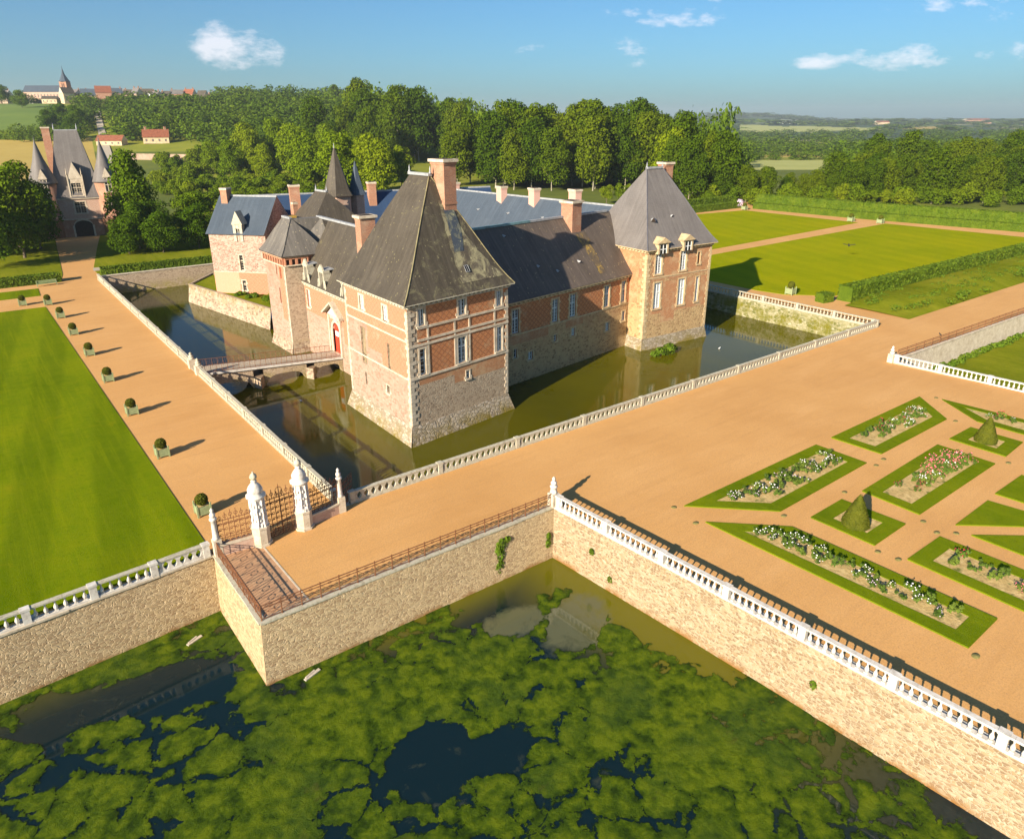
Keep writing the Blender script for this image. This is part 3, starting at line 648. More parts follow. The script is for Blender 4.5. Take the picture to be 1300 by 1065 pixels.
retaining([(31.9, 36.1), (33.0, 22.3), (34.1, 5.1), (35.2, -14)], 0.05, -4.4, 'retaining_wall', 'long pale coursed stone wall beneath the white balustrade of the rose garden', 'pond_wall_stone', 'white_stone')
retaining([(MX0, MY1), (MX0, MY0)][::-1], 0.04, -3., 'retaining_wall', 'moat wall on the avenue side, seen only by its coping', 'grey_rubble', 'lichen_stone')
retaining([(MX1, MY0), (MX0, MY0)], 0.04, -3., 'retaining_wall', 'moat wall under the long terrace balustrade', 'grey_rubble', 'lichen_stone')
retaining([(MX1, MY1), (MX1, MY0)], 0.04, -3., 'retaining_wall', 'moss covered moat wall beside the east lawn', 'mossy_wall', 'lichen_stone')
retaining([(MX0, MY1), (MX1, MY1)], .6, -3., 'retaining_wall', 'grey rubble moat wall behind the far water', 'grey_rubble', 'limestone', capw=.7)
retaining([(89.9, 37.3), (127, 35.8), (262, 30.6)], .04, -3.4, 'retaining_wall', 'grey retaining wall below the two tone path railing, above the sunken lawn', 'limestone', 'limestone')
retaining([(89.6, 20.), (87.9, 36.9)], .04, -3.4, 'retaining_wall', 'plain stone wall carrying the short white balustrade of the sunken lawn', 'limestone', 'limestone')

# ------------------------------------------------------------------ balustrades
def turned(): 
    mb = MB(); mb.box(-.10, -.10, 0, .10, .10, .08); mb.lathe((0, 0, 0), [(.055, .08), (.105, .17), (.125, .26), (.10, .36), (.05, .48), (.04, .56), (.065, .60), (.045, .64), (.06, .70)], 8); mb.box(-.09, -.09, .70, .09, .09, .76); return mb
def pierced():
    """flat slab narrowing and widening: two of them leave an oval hole"""
    mb = MB(); P = [(.27, 0), (.27, .07), (.17, .17), (.10, .30), (.085, .38), (.10, .46), (.17, .59), (.27, .69), (.27, .76)]
    L = [(-w, z) for w, z in P]; A = L + P[::-1]; n = len(A)
    v = [(x, -.11, z) for x, z in A] + [(x, .11, z) for x, z in A]
    m = len(P)
    for k in range(m - 1):
        a, b = P[k], P[k + 1]
        mb.poly([(-a[0], -.11, a[1]), (a[0], -.11, a[1]), (b[0], -.11, b[1]), (-b[0], -.11, b[1])]); mb.poly([(a[0], .11, a[1]), (-a[0], .11, a[1]), (-b[0], .11, b[1]), (b[0], .11, b[1])])
        mb.poly([(a[0], -.11, a[1]), (a[0], .11, a[1]), (b[0], .11, b[1]), (b[0], -.11, b[1])]); mb.poly([(-a[0], .11, a[1]), (-a[0], -.11, a[1]), (-b[0], -.11, b[1]), (-b[0], .11, b[1])])
    return mb
BP = {}
def balustrade(p0, p1, style, mat, label, pitch=.42, per=10, cop=None, z=0.06, rail=(.42, .14), pierw=.42, limit=100, corbel=False, first=True, last=True, name='balustrade', rise=.0, pierced_first=0):
    f = Fr(p0, p1); t = thing(name, (p0[0], p0[1], z), label, 'balustrade'); ang = math.atan2(f.d.y, f.d.x); cop = cop or mat
    mb = MB(); f.box(mb, 0, f.L, -.16, .16, z, z + .12); mb.build('plinth', mat, t)
    mb = MB(); n = max(1, int(f.L / 2.1))
    for i in range(n): f.box(mb, f.L * i / n + .008, f.L * (i + 1) / n, -.17, .17, z + .88, z + .98 + random.uniform(0, .012))
    mb.build('top_rail', cop, t)
    bay = per * pitch + pierw; nb = max(1, round(f.L / bay)); bay = f.L / nb; rest = MB(); cnt = 0
    key = (style, mat); 
    for i in range(nb + 1):
        if (i == 0 and not first) or (i == nb and not last): continue
        s = min(max(i * bay, pierw / 2), f.L - pierw / 2); m = MB(); f.box(m, s - pierw / 2, s + pierw / 2, -.19, .19, z + .0, z + .9)
        f.box(m, s - pierw / 2 - .05, s + pierw / 2 + .05, -.22, .22, z + .875, z + 1.03)
        if corbel: f.box(m, s - .45, s + .45, .2, .62, z - .5, z - .06); f.box(m, s - .38, s + .38, .2, .5, z - .06, z + .12)
        m.build('pier', mat, t)
    for i in range(nb):
        a = i * bay + pierw / 2; w = bay - pierw; k = max(1, round(w / pitch))
        for j in range(k):
            s = a + w * (j + .5) / k; q = f(s, 0, z + .12); st = 'pierced' if i < pierced_first else style
            cnt += 1
            if cnt <= limit:
                key = (st, mat)
                if key not in BP: BP[key] = (pierced() if st == 'pierced' else turned())
                if key + (1,) not in BP:
                    o = BP[key].build('baluster', mat, origin=(0, 0, 0)); BP[key + (1,)] = o.data
                else: o = bpy.data.objects.new('baluster', BP[key + (1,)]); COL.objects.link(o)
                o.parent = t; o.location = Vector(q) - Vector(t['_o']); o.rotation_euler = (0, 0, ang)
                o.scale = (pitch / .54 if st == 'pierced' else 1, 1, 1)
            else:
                c, s_ = math.cos(ang), math.sin(ang); src = BP[(st, mat)]; px_ = pitch / .54 if st == 'pierced' else 1
                rest.mesh([(q[0] + x * px_ * c - y * s_, q[1] + x * px_ * s_ + y * c, q[2] + z_) for x, y, z_ in src.v], src.f, 0, False)
    if rest.v: o = rest.build('far_balusters', mat, t); o['kind'] = 'stuff'
    return t
balustrade((19.6, 46.15), (MX1 + .2, 46.15), 'pierced', 'lichen_stone', 'long grey stone balustrade with oval piercings between the gravel terrace and the moat', .60, 13)
balustrade((18.8, 46.9), (18.8, 84.4), 'turned', 'lichen_stone', 'grey balustrade along the avenue from the gate to the bridge', .46, 10, last=False)
balustrade((18.8, 87.9), (18.8, 151.3), 'turned', 'lichen_stone', 'weathered balustrade along the avenue from the bridge to the far hedge', .56, 10, first=False)
balustrade((MX1 + .2, 46.6), (MX1 + .2, 108), 'turned', 'lichen_stone', 'grey balustrade on the moss covered moat wall beside the east lawn', .55, 10)
balustrade((32.05, 35.9), (35.25, -13.8), 'turned', 'white_stone', 'white balustrade above the algae pond along the rose garden', .46, 10)
balustrade((87.9, 36.9), (89.7, 6.), 'turned', 'white_stone', 'short white balustrade at the corner of the sunken lawn', .46, 10)
balustrade((8.9, 45.5), (-30, 43.2), 'turned', 'white_stone', 'pale balustrade along the left lawn, its first bay pierced with ovals', .52, 6, corbel=True, pierced_first=1, cop='lichen_stone')
def finial_post(p, h, name, label, w=.34, mat='white_stone', base=0.9, ball=True):
    t = thing(name, (p[0], p[1], 0), label, 'post'); mb = MB(); x, y = p
    mb.box(x - w * .65, y - w * .65, 0, x + w * .65, y + w * .65, base); mb.build('base', 'limestone', t)
    mb = MB(); mb.lathe((x, y, 0), [(w * .62, base), (w * .55, base + .15), (w * .48, base + .3), (w * .42, h - .45), (w * .6, h - .4), (w * .6, h - .28), (w * .3, h - .22)], 8); mb.build('shaft', mat, t)
    mb = MB(); mb.lathe((x, y, 0), [(w * .2, h - .24), (w * .45, h - .12), (w * .5, h), (w * .35, h + .12), (w * .12, h + .18), (w * .3, h + .26), (w * .28, h + .36), (.02, h + .5)], 8); mb.build('finial', mat, t)
    return t
finial_post((32.0, 36.3), 2.0, 'finial_post', 'white post with pointed finial where the rusty railing meets the white balustrade', .5, base=1.1)
finial_post((87.7, 37.25), 1.6, 'finial_post', 'white post at the corner of the sunken lawn balustrade', .5, base=1.1)
finial_post((9.4, 45.2), 3.2, 'finial_post', 'slim white post at the left end of the gate grille', .42, base=1.3)
finial_post((18.6, 45.5), 3.2, 'finial_post', 'slim white post between the gate grille and the moat balustrade', .42, base=1.3)
for y, l in ((84.7, 'stone post with urn on the gate side of the bridge entrance'), (87.6, 'stone post with urn on the avenue side of the bridge entrance')):
    finial_post((18.8, y), 1.5, 'bridge_post', l, .6, 'lichen_stone', 1.1)
# iron railings
def railing(pts, label, h=1.05, panel=1.25, mat='rust_iron', z=.06, scroll=True, bars=0):
    t = thing('iron_railing', (pts[0][0], pts[0][1], z), label, 'railing'); rail = MB(); sc = MB(); first = True; cnt = 0
    for a, b in zip(pts[:-1], pts[1:]):
        f = Fr(a, b); n = max(1, round(f.L / panel)); w = f.L / n
        for zz, hh in ((z + .1, .04), (z + h - .22, .035), (z + h - .04, .05)): f.box(rail, 0, f.L, -.025, .025, zz, zz + hh)
        for i in range(n + 1):
            if i == 0 and not first: continue
            if cnt < 90: m = MB(); f.box(m, w * i - .03, w * i + .03, -.03, .03, z, z + h + .08); m.build('upright', mat, t); cnt += 1
            else: f.box(rail, w * i - .03, w * i + .03, -.03, .03, z, z + h + .08)
        first = False
        for i in range(n):
            c = w * (i + .5)
            if bars:
                for q in range(bars): x = w * (i + (q + 1) / (bars + 1)); f.box(sc if scroll else rail, x - .013, x + .013, -.013, .013, z + .1, z + h - .04)
            if scroll:
                for r, zz in ((.15, .52), (.10, .86)):
                    for q in range(8):
                        a1, a2 = q * math.pi / 4, (q + 1) * math.pi / 4; sc.tube(f(c + math.cos(a1) * r * 1.3, 0, z + zz + math.sin(a1) * r * .8), f(c + math.cos(a2) * r * 1.3, 0, z + zz + math.sin(a2) * r * .8), .018, 4, cap=False)
                for e in (-1, 1): sc.tube(f(c + e * .2, 0, z + .52), f(c + e * w * .45, 0, z + .2), .016, 4, cap=False); sc.tube(f(c + e * .2, 0, z + .52), f(c + e * w * .45, 0, z + .82), .016, 4, cap=False)
    rail.build('rails', mat, t)
    if sc.v: sc.build('scrollwork', mat, t)
    return t
railing([(9.35, 36.55), (31.7, 36.25)], 'rusty wrought iron railing along the terrace wall above the pond')
railing([(9.3, 44.9), (9.35, 36.55)], 'rusty railing on the short wall beside the brick paving', panel=1.1, bars=3)
railing([(89.9, 37.5), (127, 36.0), (262, 30.9)], 'long rusty railing beside the path above the sunken lawn', scroll=False, panel=2.2, bars=6)

# ------------------------------------------------------------------ gate
def gate_pillar(p, label):
    t = thing('gate_pillar', (p[0], p[1], 0), label, 'pillar'); x, y = p
    mb = MB(); mb.prism([(x + math.cos(a) * .72, y + math.sin(a) * .72) for a in [R(22.5 + 45 * k) for k in range(8)]], 0, .15); mb.prism([(x + math.cos(a) * .62, y + math.sin(a) * .62) for a in [R(22.5 + 45 * k) for k in range(8)]], .15, 1.35)
    mb.prism([(x + math.cos(a) * .68, y + math.sin(a) * .68) for a in [R(22.5 + 45 * k) for k in range(8)]], 1.35, 1.5); mb.build('base', 'limestone', t)
    mb = MB(); mb.lathe((x, y, 0), [(.60, 1.5), (.58, 1.7), (.50, 1.9), (.47, 2.4), (.50, 2.6), (.46, 3.0), (.47, 3.5), (.52, 3.65)], 8, a0=R(22.5), sm=False)
    for k in range(8):
        a = R(22.5 + 45 * k); mb.tube((x + math.cos(a) * .53, y + math.sin(a) * .53, 1.7), (x + math.cos(a) * .48, y + math.sin(a) * .48, 3.6), .055, 5)
        a = R(45 * k)
        for q in range(3): mb.lathe((x + math.cos(a) * .46, y + math.sin(a) * .46, 2.0 + q * .55), [(.02, -.12), (.10, 0), (.02, .14)], 5)
    mb.build('shaft', 'carved_stone', t)
    mb = MB(); mb.lathe((x, y, 0), [(.52, 3.65), (.68, 3.76), (.68, 3.88), (.44, 3.98), (.50, 4.12), (.53, 4.28), (.42, 4.52), (.26, 4.74), (.13, 4.85), (.22, 4.93), (.1, 5.02)], 12); mb.build('capital', 'white_stone', t)
    mb = MB(); mb.lathe((x, y, 0), [(.10, 5.0), (.22, 5.12), (.26, 5.25), (.2, 5.4), (.07, 5.5), (.03, 5.65)], 10); mb.build('finial', 'lichen_stone', t); return t
gate_pillar((12.3, 44.9), 'carved white gate pillar nearer the left lawn, left of the iron gate')
gate_pillar((15.5, 45.1), 'carved white gate pillar nearer the moat, right of the iron gate')
def ironwork(mb, f, s0, s1, z0, z1, crest=True, dens=.42, rr=.018):
    n = max(1, round((s1 - s0) / dens)); w = (s1 - s0) / n
    for i in range(n + 1): mb.tube(f(s0 + w * i, 0, z0), f(s0 + w * i, 0, z1 + (.12 if crest else 0)), rr, 4)
    for z in (z0, z0 + .35, z1 - .28, z1): mb.tube(f(s0, 0, z), f(s1, 0, z), rr * 1.3, 4)
    m = int((z1 - z0 - .6) / .42)
    for i in range(n):
        for j in range(-1, m + 1):
            c = s0 + w * (i + .5); z = z0 + .55 + j * .42 if j >= 0 else z0 + .17; r = w * (.40 if j >= 0 else .34); sg = 1 if (i + j) % 2 else -1
            if z + r > z1 + .02: continue
            pts = [(c + sg * r * (1 - q / 11.) * math.cos(q * .85), z + r * (1 - q / 11.) * math.sin(q * .85)) for q in range(9)]
            for a, b in zip(pts[:-1], pts[1:]): mb.tube(f(a[0], 0, a[1]), f(b[0], 0, b[1]), rr * .8, 4, cap=False)
            mb.tube(f(c - w * .5, 0, z - r * .6), f(c + sg * r * .3, 0, z + r * .1), rr * 1.2, 4, cap=False)
    if crest:
        for i in range(n):
            c = s0 + w * (i + .5); h = .25 + .45 * math.sin(math.pi * (i + .5) / n)
            mb.tube(f(c, 0, z1), f(c, 0, z1 + h), rr, 4)
            for q in range(6): a1, a2 = q * math.pi / 3, (q + 1) * math.pi / 3; mb.tube(f(c + .12 * math.cos(a1), 0, z1 + h * .5 + .12 * math.sin(a1)), f(c + .12 * math.cos(a2), 0, z1 + h * .5 + .12 * math.sin(a2)), rr * .8, 4, cap=False)
gt = thing('iron_gate', (13.9, 45.0, 0), 'double rusty wrought iron gate between the two carved white pillars', 'gate'); f = Fr((12.85, 44.93), (14.95, 45.07))
for a, b in ((0, f.L / 2 - .02), (f.L / 2 + .02, f.L)):
    mb = MB(); ironwork(mb, f, a, b, .15, 3.15, True, .34, .028); mb.build('gate_leaf', 'rust_iron', gt)
mb = MB(); mb.tube(f(f.L / 2, 0, 3.1), f(f.L / 2, 0, 4.1), .03, 5)
for q in range(10): a1, a2 = q * math.pi / 5, (q + 1) * math.pi / 5; mb.tube(f(f.L / 2 + .25 * math.cos(a1), 0, 3.6 + .3 * math.sin(a1)), f(f.L / 2 + .25 * math.cos(a2), 0, 3.6 + .3 * math.sin(a2)), .022, 4)
mb.build('crest', 'rust_iron', gt)
for p0, p1, lab in (((9.6, 45.15), (11.75, 44.95), 'scrolled iron grille on a low brick wall left of the gate, toward the lawn'), ((16.05, 45.12), (18.35, 45.45), 'scrolled iron grille on a low brick wall right of the gate, toward the moat')):
    f = Fr(p0, p1); t = thing('iron_grille', (p0[0], p0[1], 0), lab, 'grille'); mb = MB(); f.box(mb, 0, f.L, -.2, .2, 0, .75); mb.build('low_wall', 'pink_brick', t); mb = MB(); f.box(mb, 0, f.L, -.24, .24, .75, .87); mb.build('coping', 'limestone', t)
    mb = MB(); ironwork(mb, f, 0, f.L, .9, 2.6, True, .34, .026); mb.build('ironwork', 'rust_iron', t)
f = Fr((18.8, 45.6), (20.1, 46.6)); t = thing('iron_fan', (18.8, 45.6, 0), 'small rusty iron fan grille hanging over the moat beside the gate post', 'grille'); mb = MB(); ironwork(mb, f, .1, f.L, .3, 2.4, False, .3); mb.build('ironwork', 'rust_iron', t)

# ------------------------------------------------------------------ bridge over the moat
bf = Fr((18.9, 84.9), (36.4, 83.4)); BW = 2.6
t = thing('stone_bridge', (18.9, 86, -3), 'narrow stone footbridge on two low arches from the avenue to the red door', 'bridge')
def dz(s): return -.02 - 1.0 * s / bf.L
mb = MB()
for k in range(12): a, b = bf.L * k / 12, bf.L * (k + 1) / 12; mb.hexa([bf(a, .1, dz(a) - .3), bf(b, .1, dz(b) - .3), bf(b, -BW - .1, dz(b) - .3), bf(a, -BW - .1, dz(a) - .3), bf(a, .1, dz(a)), bf(b, .1, dz(b)), bf(b, -BW - .1, dz(b)), bf(a, -BW - .1, dz(a))])
mb.build('deck', 'pale_path', t)
mb = MB(); mb.bar(bf(0, .12, dz(0) - .22), bf(bf.L, .12, dz(bf.L) - .22), .22, .24); mb.bar(bf(0, -BW - .12, dz(0) - .22), bf(bf.L, -BW - .12, dz(bf.L) - .22), .22, .24); mb.build('stone_edge', 'white_stone', t)
def archwall(mb, o0, o1, spans, top):
    for a, b in spans:
        n = 10; c, r = (a + b) / 2, (b - a) / 2
        for k in range(n):
            x0, x1 = a + (b - a) * k / n, a + (b - a) * (k + 1) / n; z0, z1 = [-3.3 + min(1.55, 1.75 * math.sqrt(max(0, 1 - ((x - c) / r) ** 2))) for x in (x0, x1)]
            for o, fl in ((o0, 0), (o1, 1)):
                q = [bf(x0, o, z0), bf(x1, o, z1), bf(x1, o, dz(x1) - .28), bf(x0, o, dz(x0) - .28)]; mb.poly(q if not fl else q[::-1])
            mb.poly([bf(x0, o0, z0), bf(x0, o1, z0), bf(x1, o1, z1), bf(x1, o0, z1)])
mb = MB(); archwall(mb, 0, -BW, ((.1, 6.0), (7.2, 12.6), (13.6, 17.4)), 0); mb.build('arches', 'grey_rubble', t)
for s in (6.6, 13.1):
    mb = MB(); mb.prism([bf(s - .6, 0, 0)[:2], bf(s, 1.0, 0)[:2], bf(s + .6, 0, 0)[:2], bf(s + .6, -BW, 0)[:2], bf(s, -BW - 1., 0)[:2], bf(s - .6, -BW, 0)[:2]], -3.4, -1.6); mb.build('pier', 'terrace_rubble', t)
for o in (.02, -BW - .02):
    m = MB(); n = 26
    for zz in (.12, .95): m.tube(bf(0, o, dz(0) + zz), bf(bf.L - 1, o, dz(bf.L - 1) + zz), .03, 4)
    for k in range(n + 1): s = (bf.L - 1) * k / n; m.tube(bf(s, o, dz(s)), bf(s, o, dz(s) + 1.), .022, 4)
    for k in range(n * 3): s = (bf.L - 1) * k / n / 3; m.tube(bf(s, o, dz(s) + .12), bf(s + .3, o, dz(s) + .95), .008, 3)
    m.build('handrail', 'rust_iron', t)

# ------------------------------------------------------------------ the château (one building)
ch = thing('chateau', (50, 95, -3), 'moated brick and stone château with steep slate pavilion roofs', 'château')
def X(mb, name, mats, parent): return mb.build(name, mats, parent, xf=sv)
def par(p0, p1, p2): return [p0, p1, p2, (p0[0] + p2[0] - p1[0], p0[1] + p2[1] - p1[1])]
def expand(Q, d):
    c = Vector((sum(p[0] for p in Q) / 4, sum(p[1] for p in Q) / 4)); out = []
    for i, p in enumerate(Q):
        a = Vector(Q[i - 1]) - Vector(p); b = Vector(Q[(i + 1) % 4]) - Vector(p); out.append(tuple(Vector(p) - a.normalized() * d - b.normalized() * d))
    return out
def hips(rows, parent, mat='lichen_ridge', r=.13, which=(0, 1, 2, 3)):
    mb = MB()
    for i in which:
        for k in range(len(rows) - 1): mb.tube(rows[k][i], rows[k + 1][i], r, 5, cap=False)
    return X(mb, 'hip_tiles', mat, parent)
def ridgecap(a, b, z, parent, w=.5, fin=True, mat='lead'):
    mb = MB(); mb.bar((a[0], a[1], z - .16), (b[0], b[1], z - .16), w, .28)
    if fin:
        for p in (a, b): mb.lathe((p[0], p[1], z + .05), [(.13, 0), (.16, .15), (.07, .3), (.1, .42), (.02, .8)], 6)
    return X(mb, 'ridge', mat, parent)
def vent(p, parent, ang, s=.6):
    mb = MB(); c, q = math.cos(ang), math.sin(ang)
    v = [(-s / 2, -.1, 0), (s / 2, -.1, 0), (s / 2, .5, .35), (-s / 2, .5, .35), (0, -.35, s * .8)]
    v = [(p[0] + x * c - y * q, p[1] + x * q + y * c, p[2] + z) for x, y, z in v]
    mb.mesh(v, [(0, 4, 3), (1, 2, 4), (3, 4, 2)], 0); mb.mesh(v, [(0, 1, 4)], 1); return X(mb, 'roof_vent', ['lead', 'dark_opening'], parent)
# --- the near pavilion
A, B = (33.5, 60.7), (47.6, 62.6); L = (33.6, 75.2); Rb = (47.7, 77.1)
f1, f2, f3, f4 = Fr(A, B), Fr(L, A), Fr(B, Rb), Fr(Rb, L)
H1 = [(1.4, 2.2, 8.4, 10.1), (6.8, 7.8, 8.5, 10.2), (12.4, 13.2, 8.5, 10.2), (1.4, 2.15, 3.1, 5.9), (6.6, 7.8, 3.15, 6.05), (12.45, 13.3, 3.2, 6.05), (7.7, 8.2, 1.1, 2.0)]
H2 = [(3.8, 4.8, 8.3, 9.9), (9.3, 10.3, 8.2, 9.8), (3.5, 4.7, 1.9, 6.3), (9.8, 10.45, 2.9, 5.8), (3.9, 4.3, -.6, .9), (9.2, 9.9, 0., .9)]
mb = MB()
wall(mb, f1, -2.4, 10.6, H1, [(-3, 0), (2.0, 3), (2.9, 1)], zones=[(0, 1.2, -2.4, 10.6, 0), (0, 14.23, -2.4, 1.0, 0), (6.0, 14.23, 1.0, 2.0, 3)])
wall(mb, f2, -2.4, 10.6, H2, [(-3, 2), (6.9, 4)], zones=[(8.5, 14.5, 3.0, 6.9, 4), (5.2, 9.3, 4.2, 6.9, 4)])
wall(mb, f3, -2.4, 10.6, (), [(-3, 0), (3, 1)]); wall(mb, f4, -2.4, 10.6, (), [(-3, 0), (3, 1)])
t1 = X(mb, 'pavilion', ['grey_rubble', 'diaper_brick', 'sunwashed_plaster', 'tan_brick', 'sunwashed_brick'], ch); t1['label'] = 'near corner pavilion of banded orange brick on a grey rubble base'
for h in H1[:3]: window(f1, h, t1, 'bars')
for h in H1[3:6]: window(f1, h, t1, 'cross')
window(f1, H1[6], t1, 'bars', surround=.12, frame='white_paint')
for h in H2[:2]: window(f2, h, t1, 'bars', frame='white_paint')
window(f2, H2[2], t1, 'blind', surround=0, glass='blocked', label='tall blocked opening in the sunlit wall')
window(f2, H2[3], t1, 'blind', surround=.0, glass='blocked'); window(f2, H2[4], t1, 'blind', surround=.0, glass='dark_opening'); window(f2, H2[5], t1, 'blind', surround=.1, glass='dark_opening')
mb = MB()
for z, s0 in ((8.05, 1.2), (6.75, 1.2), (6.25, 0.), (2.75, 0.)): f1.box(mb, s0, f1.L, -.02, .10, z, z + .24)
for z in (8.0, 6.85, 2.8): f2.box(mb, 0, f2.L, -.02, .07, z, z + .18)
for s in (2.45, 6.1, 8.2, 12.0): f1.box(mb, s, s + .22, -.02, .06, 2.99, 8.05)
quoins(mb, f1, 0, -2.3, 10.1, 1); quoins(mb, f1, f1.L, -2.3, 10.1, -1, w=(.6, .35)); quoins(mb, f2, f2.L, -2.3, 10.1, -1, w=(.5, .3)); quoins(mb, f2, 0, -2.3, 10.1, 1, w=(.5, .3))
X(mb, 'stone_bands', 'limestone', t1)
mb = MB()
for f in (f1, f2): cornice(mb, f, 0, f.L, 10.95, .5)
X(mb, 'cornice', 'lichen_stone', t1)
mb = MB()
batter(mb, f1, 0, f1.L, -2.4, -5, .75, 0, 1, 1); batter(mb, f2, 0, f2.L, -2.4, -5, .75, 0, 1, 1); batter(mb, f3, 0, f3.L, -2.4, -5, .75, 0, 1, 1)
X(mb, 'battered_base', 'base_stone', t1)
E1 = expand(par(A, B, Rb), .62)
mb = MB(); rows = pav_roof(mb, E1, (40.2, 70.3), (40.5, 66.9), 10.9, 22.6, .42, 14, (2, 0, 0, 0))
r1 = X(mb, 'roof', ['old_slate', 'lichen_stone', 'old_slate_lichen'], t1); hips(rows, t1, r=.07, which=(0, 1)); ridgecap((40.2, 70.5), (40.5, 66.7), 22.65, t1)
chimney((41.9, 66.3), R(7.7), 1.65, 2.1, 18.2, 24.2, t1, cap=.22, mid=19.6)
# bluish slate strip and lichen below the stack, a skylight
def on_roof(C, ra, rb, ze, zr, amt, face, s, h, lift=.03):
    tgt = [rb, rb, ra, ra]; i, j = face, (face + 1) % 4; p = min(1, h + amt * h * (1 - h) ** 4); z = ze + (zr - ze) * h
    a = [C[i][k] + (tgt[i][k] - C[i][k]) * p for k in (0, 1)]; b = [C[j][k] + (tgt[j][k] - C[j][k]) * p for k in (0, 1)]
    n = Vector((C[j][1] - C[i][1], -(C[j][0] - C[i][0]))).normalized(); return (a[0] + (b[0] - a[0]) * s + n.x * lift, a[1] + (b[1] - a[1]) * s + n.y * lift, z + lift)
ro = lambda s, h, l=.03: on_roof(E1, (40.2, 70.3), (40.5, 66.9), 10.9, 22.6, .42, 0, s, h, l)
mb = MB()
for k in range(8):
    h0, h1 = .34 + .045 * k, .34 + .045 * (k + 1); c = .60 + .016 * k; w0, w1 = .05 + .008 * k, .05 + .008 * (k + 1)
    mb.poly([ro(c - w0, h0, .05), ro(c + w0 * 1.6, h0, .05), ro(c + .016 + w1 * 1.6, h1, .05), ro(c + .016 - w1, h1, .05)])
X(mb, 'bluish_slate_strip', 'strip_slate', t1)
mb = MB()
for k in range(14):
    h0, h1 = .08 + .05 * k, .08 + .05 * (k + 1); c0, c1 = .655 - .008 * (k - 9) * (k < 9), .655 - .008 * (k - 8) * (k < 8); w0, w1 = .20 - .0065 * k + .012 * math.sin(k * 2.3), .20 - .0065 * (k + 1) + .012 * math.sin((k + 1) * 2.3)
    mb.poly([ro(c0 - w0, h0, .025), ro(min(.985, c0 + w0 * 1.2), h0, .025), ro(min(.985, c1 + w1 * 1.2), h1, .025), ro(c1 - w1, h1, .025)])
X(mb, 'lichen_patch', 'pale_lichen', t1)
mb = MB(); a, b, c, d = ro(.60, .16, .1), ro(.645, .16, .1), ro(.645, .215, .1), ro(.60, .215, .1); mb.poly([a, b, c, d], 0); mb.tube(a, d, .03, 4, m=1); mb.tube(b, c, .03, 4, m=1); mb.tube(a, b, .03, 4, m=1); mb.tube(d, c, .03, 4, m=1)
for q in (.5,): mb.tube([a[k] + (b[k] - a[k]) * q for k in range(3)], [d[k] + (c[k] - d[k]) * q for k in range(3)], .015, 4, m=1)
X(mb, 'skylight', ['glass', 'lead'], t1)
# --- the long front wing
fw_ = Fr((47.6, 67.95), (77.4, 71.9))
HW = [(5.3, 6.55, 2.5, 5.6), (12.9, 14.1, 2.55, 5.65), (16.5, 17.8, 2.6, 5.7), (24.1, 25.3, 2.6, 5.7), (28.2, 29.2, 2.6, 5.8)]
HL = [(5.6, 6.2, -.8, .4), (8.3, 9.2, -1.7, -.55), (13.3, 13.9, -.2, .7), (17.0, 17.8, -.2, .9), (24.7, 25.6, -1.1, .2), (28.6, 29.4, -.3, 1.2)]
mb = MB(); wall(mb, fw_, -5, 6.6, HW + HL, [(-5, 1), (2.35, 0)], zones=[(4.6, 12.2, 1.0, 2.35, 2), (15.8, 19.5, 1.2, 2.35, 2), (14.4, 16.2, 2.35, 6.6, 0)])
wg = X(mb, 'wing', ['diaper_brick', 'tan_rubble', 'tan_brick'], ch); wg['label'] = 'long low wing between the two pavilions'
for h in HW: window(fw_, h, wg, 'cross', stone='tan_stone')
for h in HL: window(fw_, h, wg, 'bars', surround=.16, frame='blue_paint', stone='tan_stone')
mb = MB(); cornice(mb, fw_, 0, fw_.L, 6.75, .5, step=.8); fw_.box(mb, 0, fw_.L, -.02, .07, 2.2, 2.38); X(mb, 'cornice', 'tan_stone', wg)
mb = MB(); gable_roof(mb, fw_, -2., fw_.L + 3, 6.75, 15.0, 13.6, .55, (0, 0)); wr_ = X(mb, 'roof', ['brown_slate', 'lichen_stone'], wg)
a, b = fw_(-2, -6.8, 0), fw_(fw_.L + 2.5, -6.8, 0); m_ = fw_(15.5, -6.8, 0)
ridgecap(a, m_, 15.05, wg, .45, False, 'copper_lead'); ridgecap(m_, b, 15.05, wg, .45, False)
chimney(fw_(23.4, -6.0, 0)[:2], R(7.6), 2.0, 2.1, 12.0, 17.3, wg, cap=.25)
mb = MB()
for k in range(9):
    o0, o1 = -4.8 + k * .5, -4.8 + (k + 1) * .5; w0 = 1.05 - k * .06 + .12 * math.sin(k * 1.7); j = .10 * math.sin(k * 2.1)
    z0, z1 = slope_z(.55 - o0, 7.35, 6.75, 15.) + .06, slope_z(.55 - o1, 7.35, 6.75, 15.) + .06
    mb.poly([fw_(24.0 + j - w0, o1, z1), fw_(24.0 + j + w0 * 1.1, o1, z1), fw_(24.0 + w0 * 1.1, o0, z0), fw_(24.0 - w0, o0, z0)], 0)
X(mb, 'lichen_streak', 'lichen_streak', wg)
for s, o in ((5, -3.6), (9.5, -5.6), (12.5, -2.2), (15.5, -1.4), (20.5, -1.9)):
    vent(fw_(s, o, slope_z(.55 - o, 7.35, 6.75, 15.)), wg, R(7.6), .3)
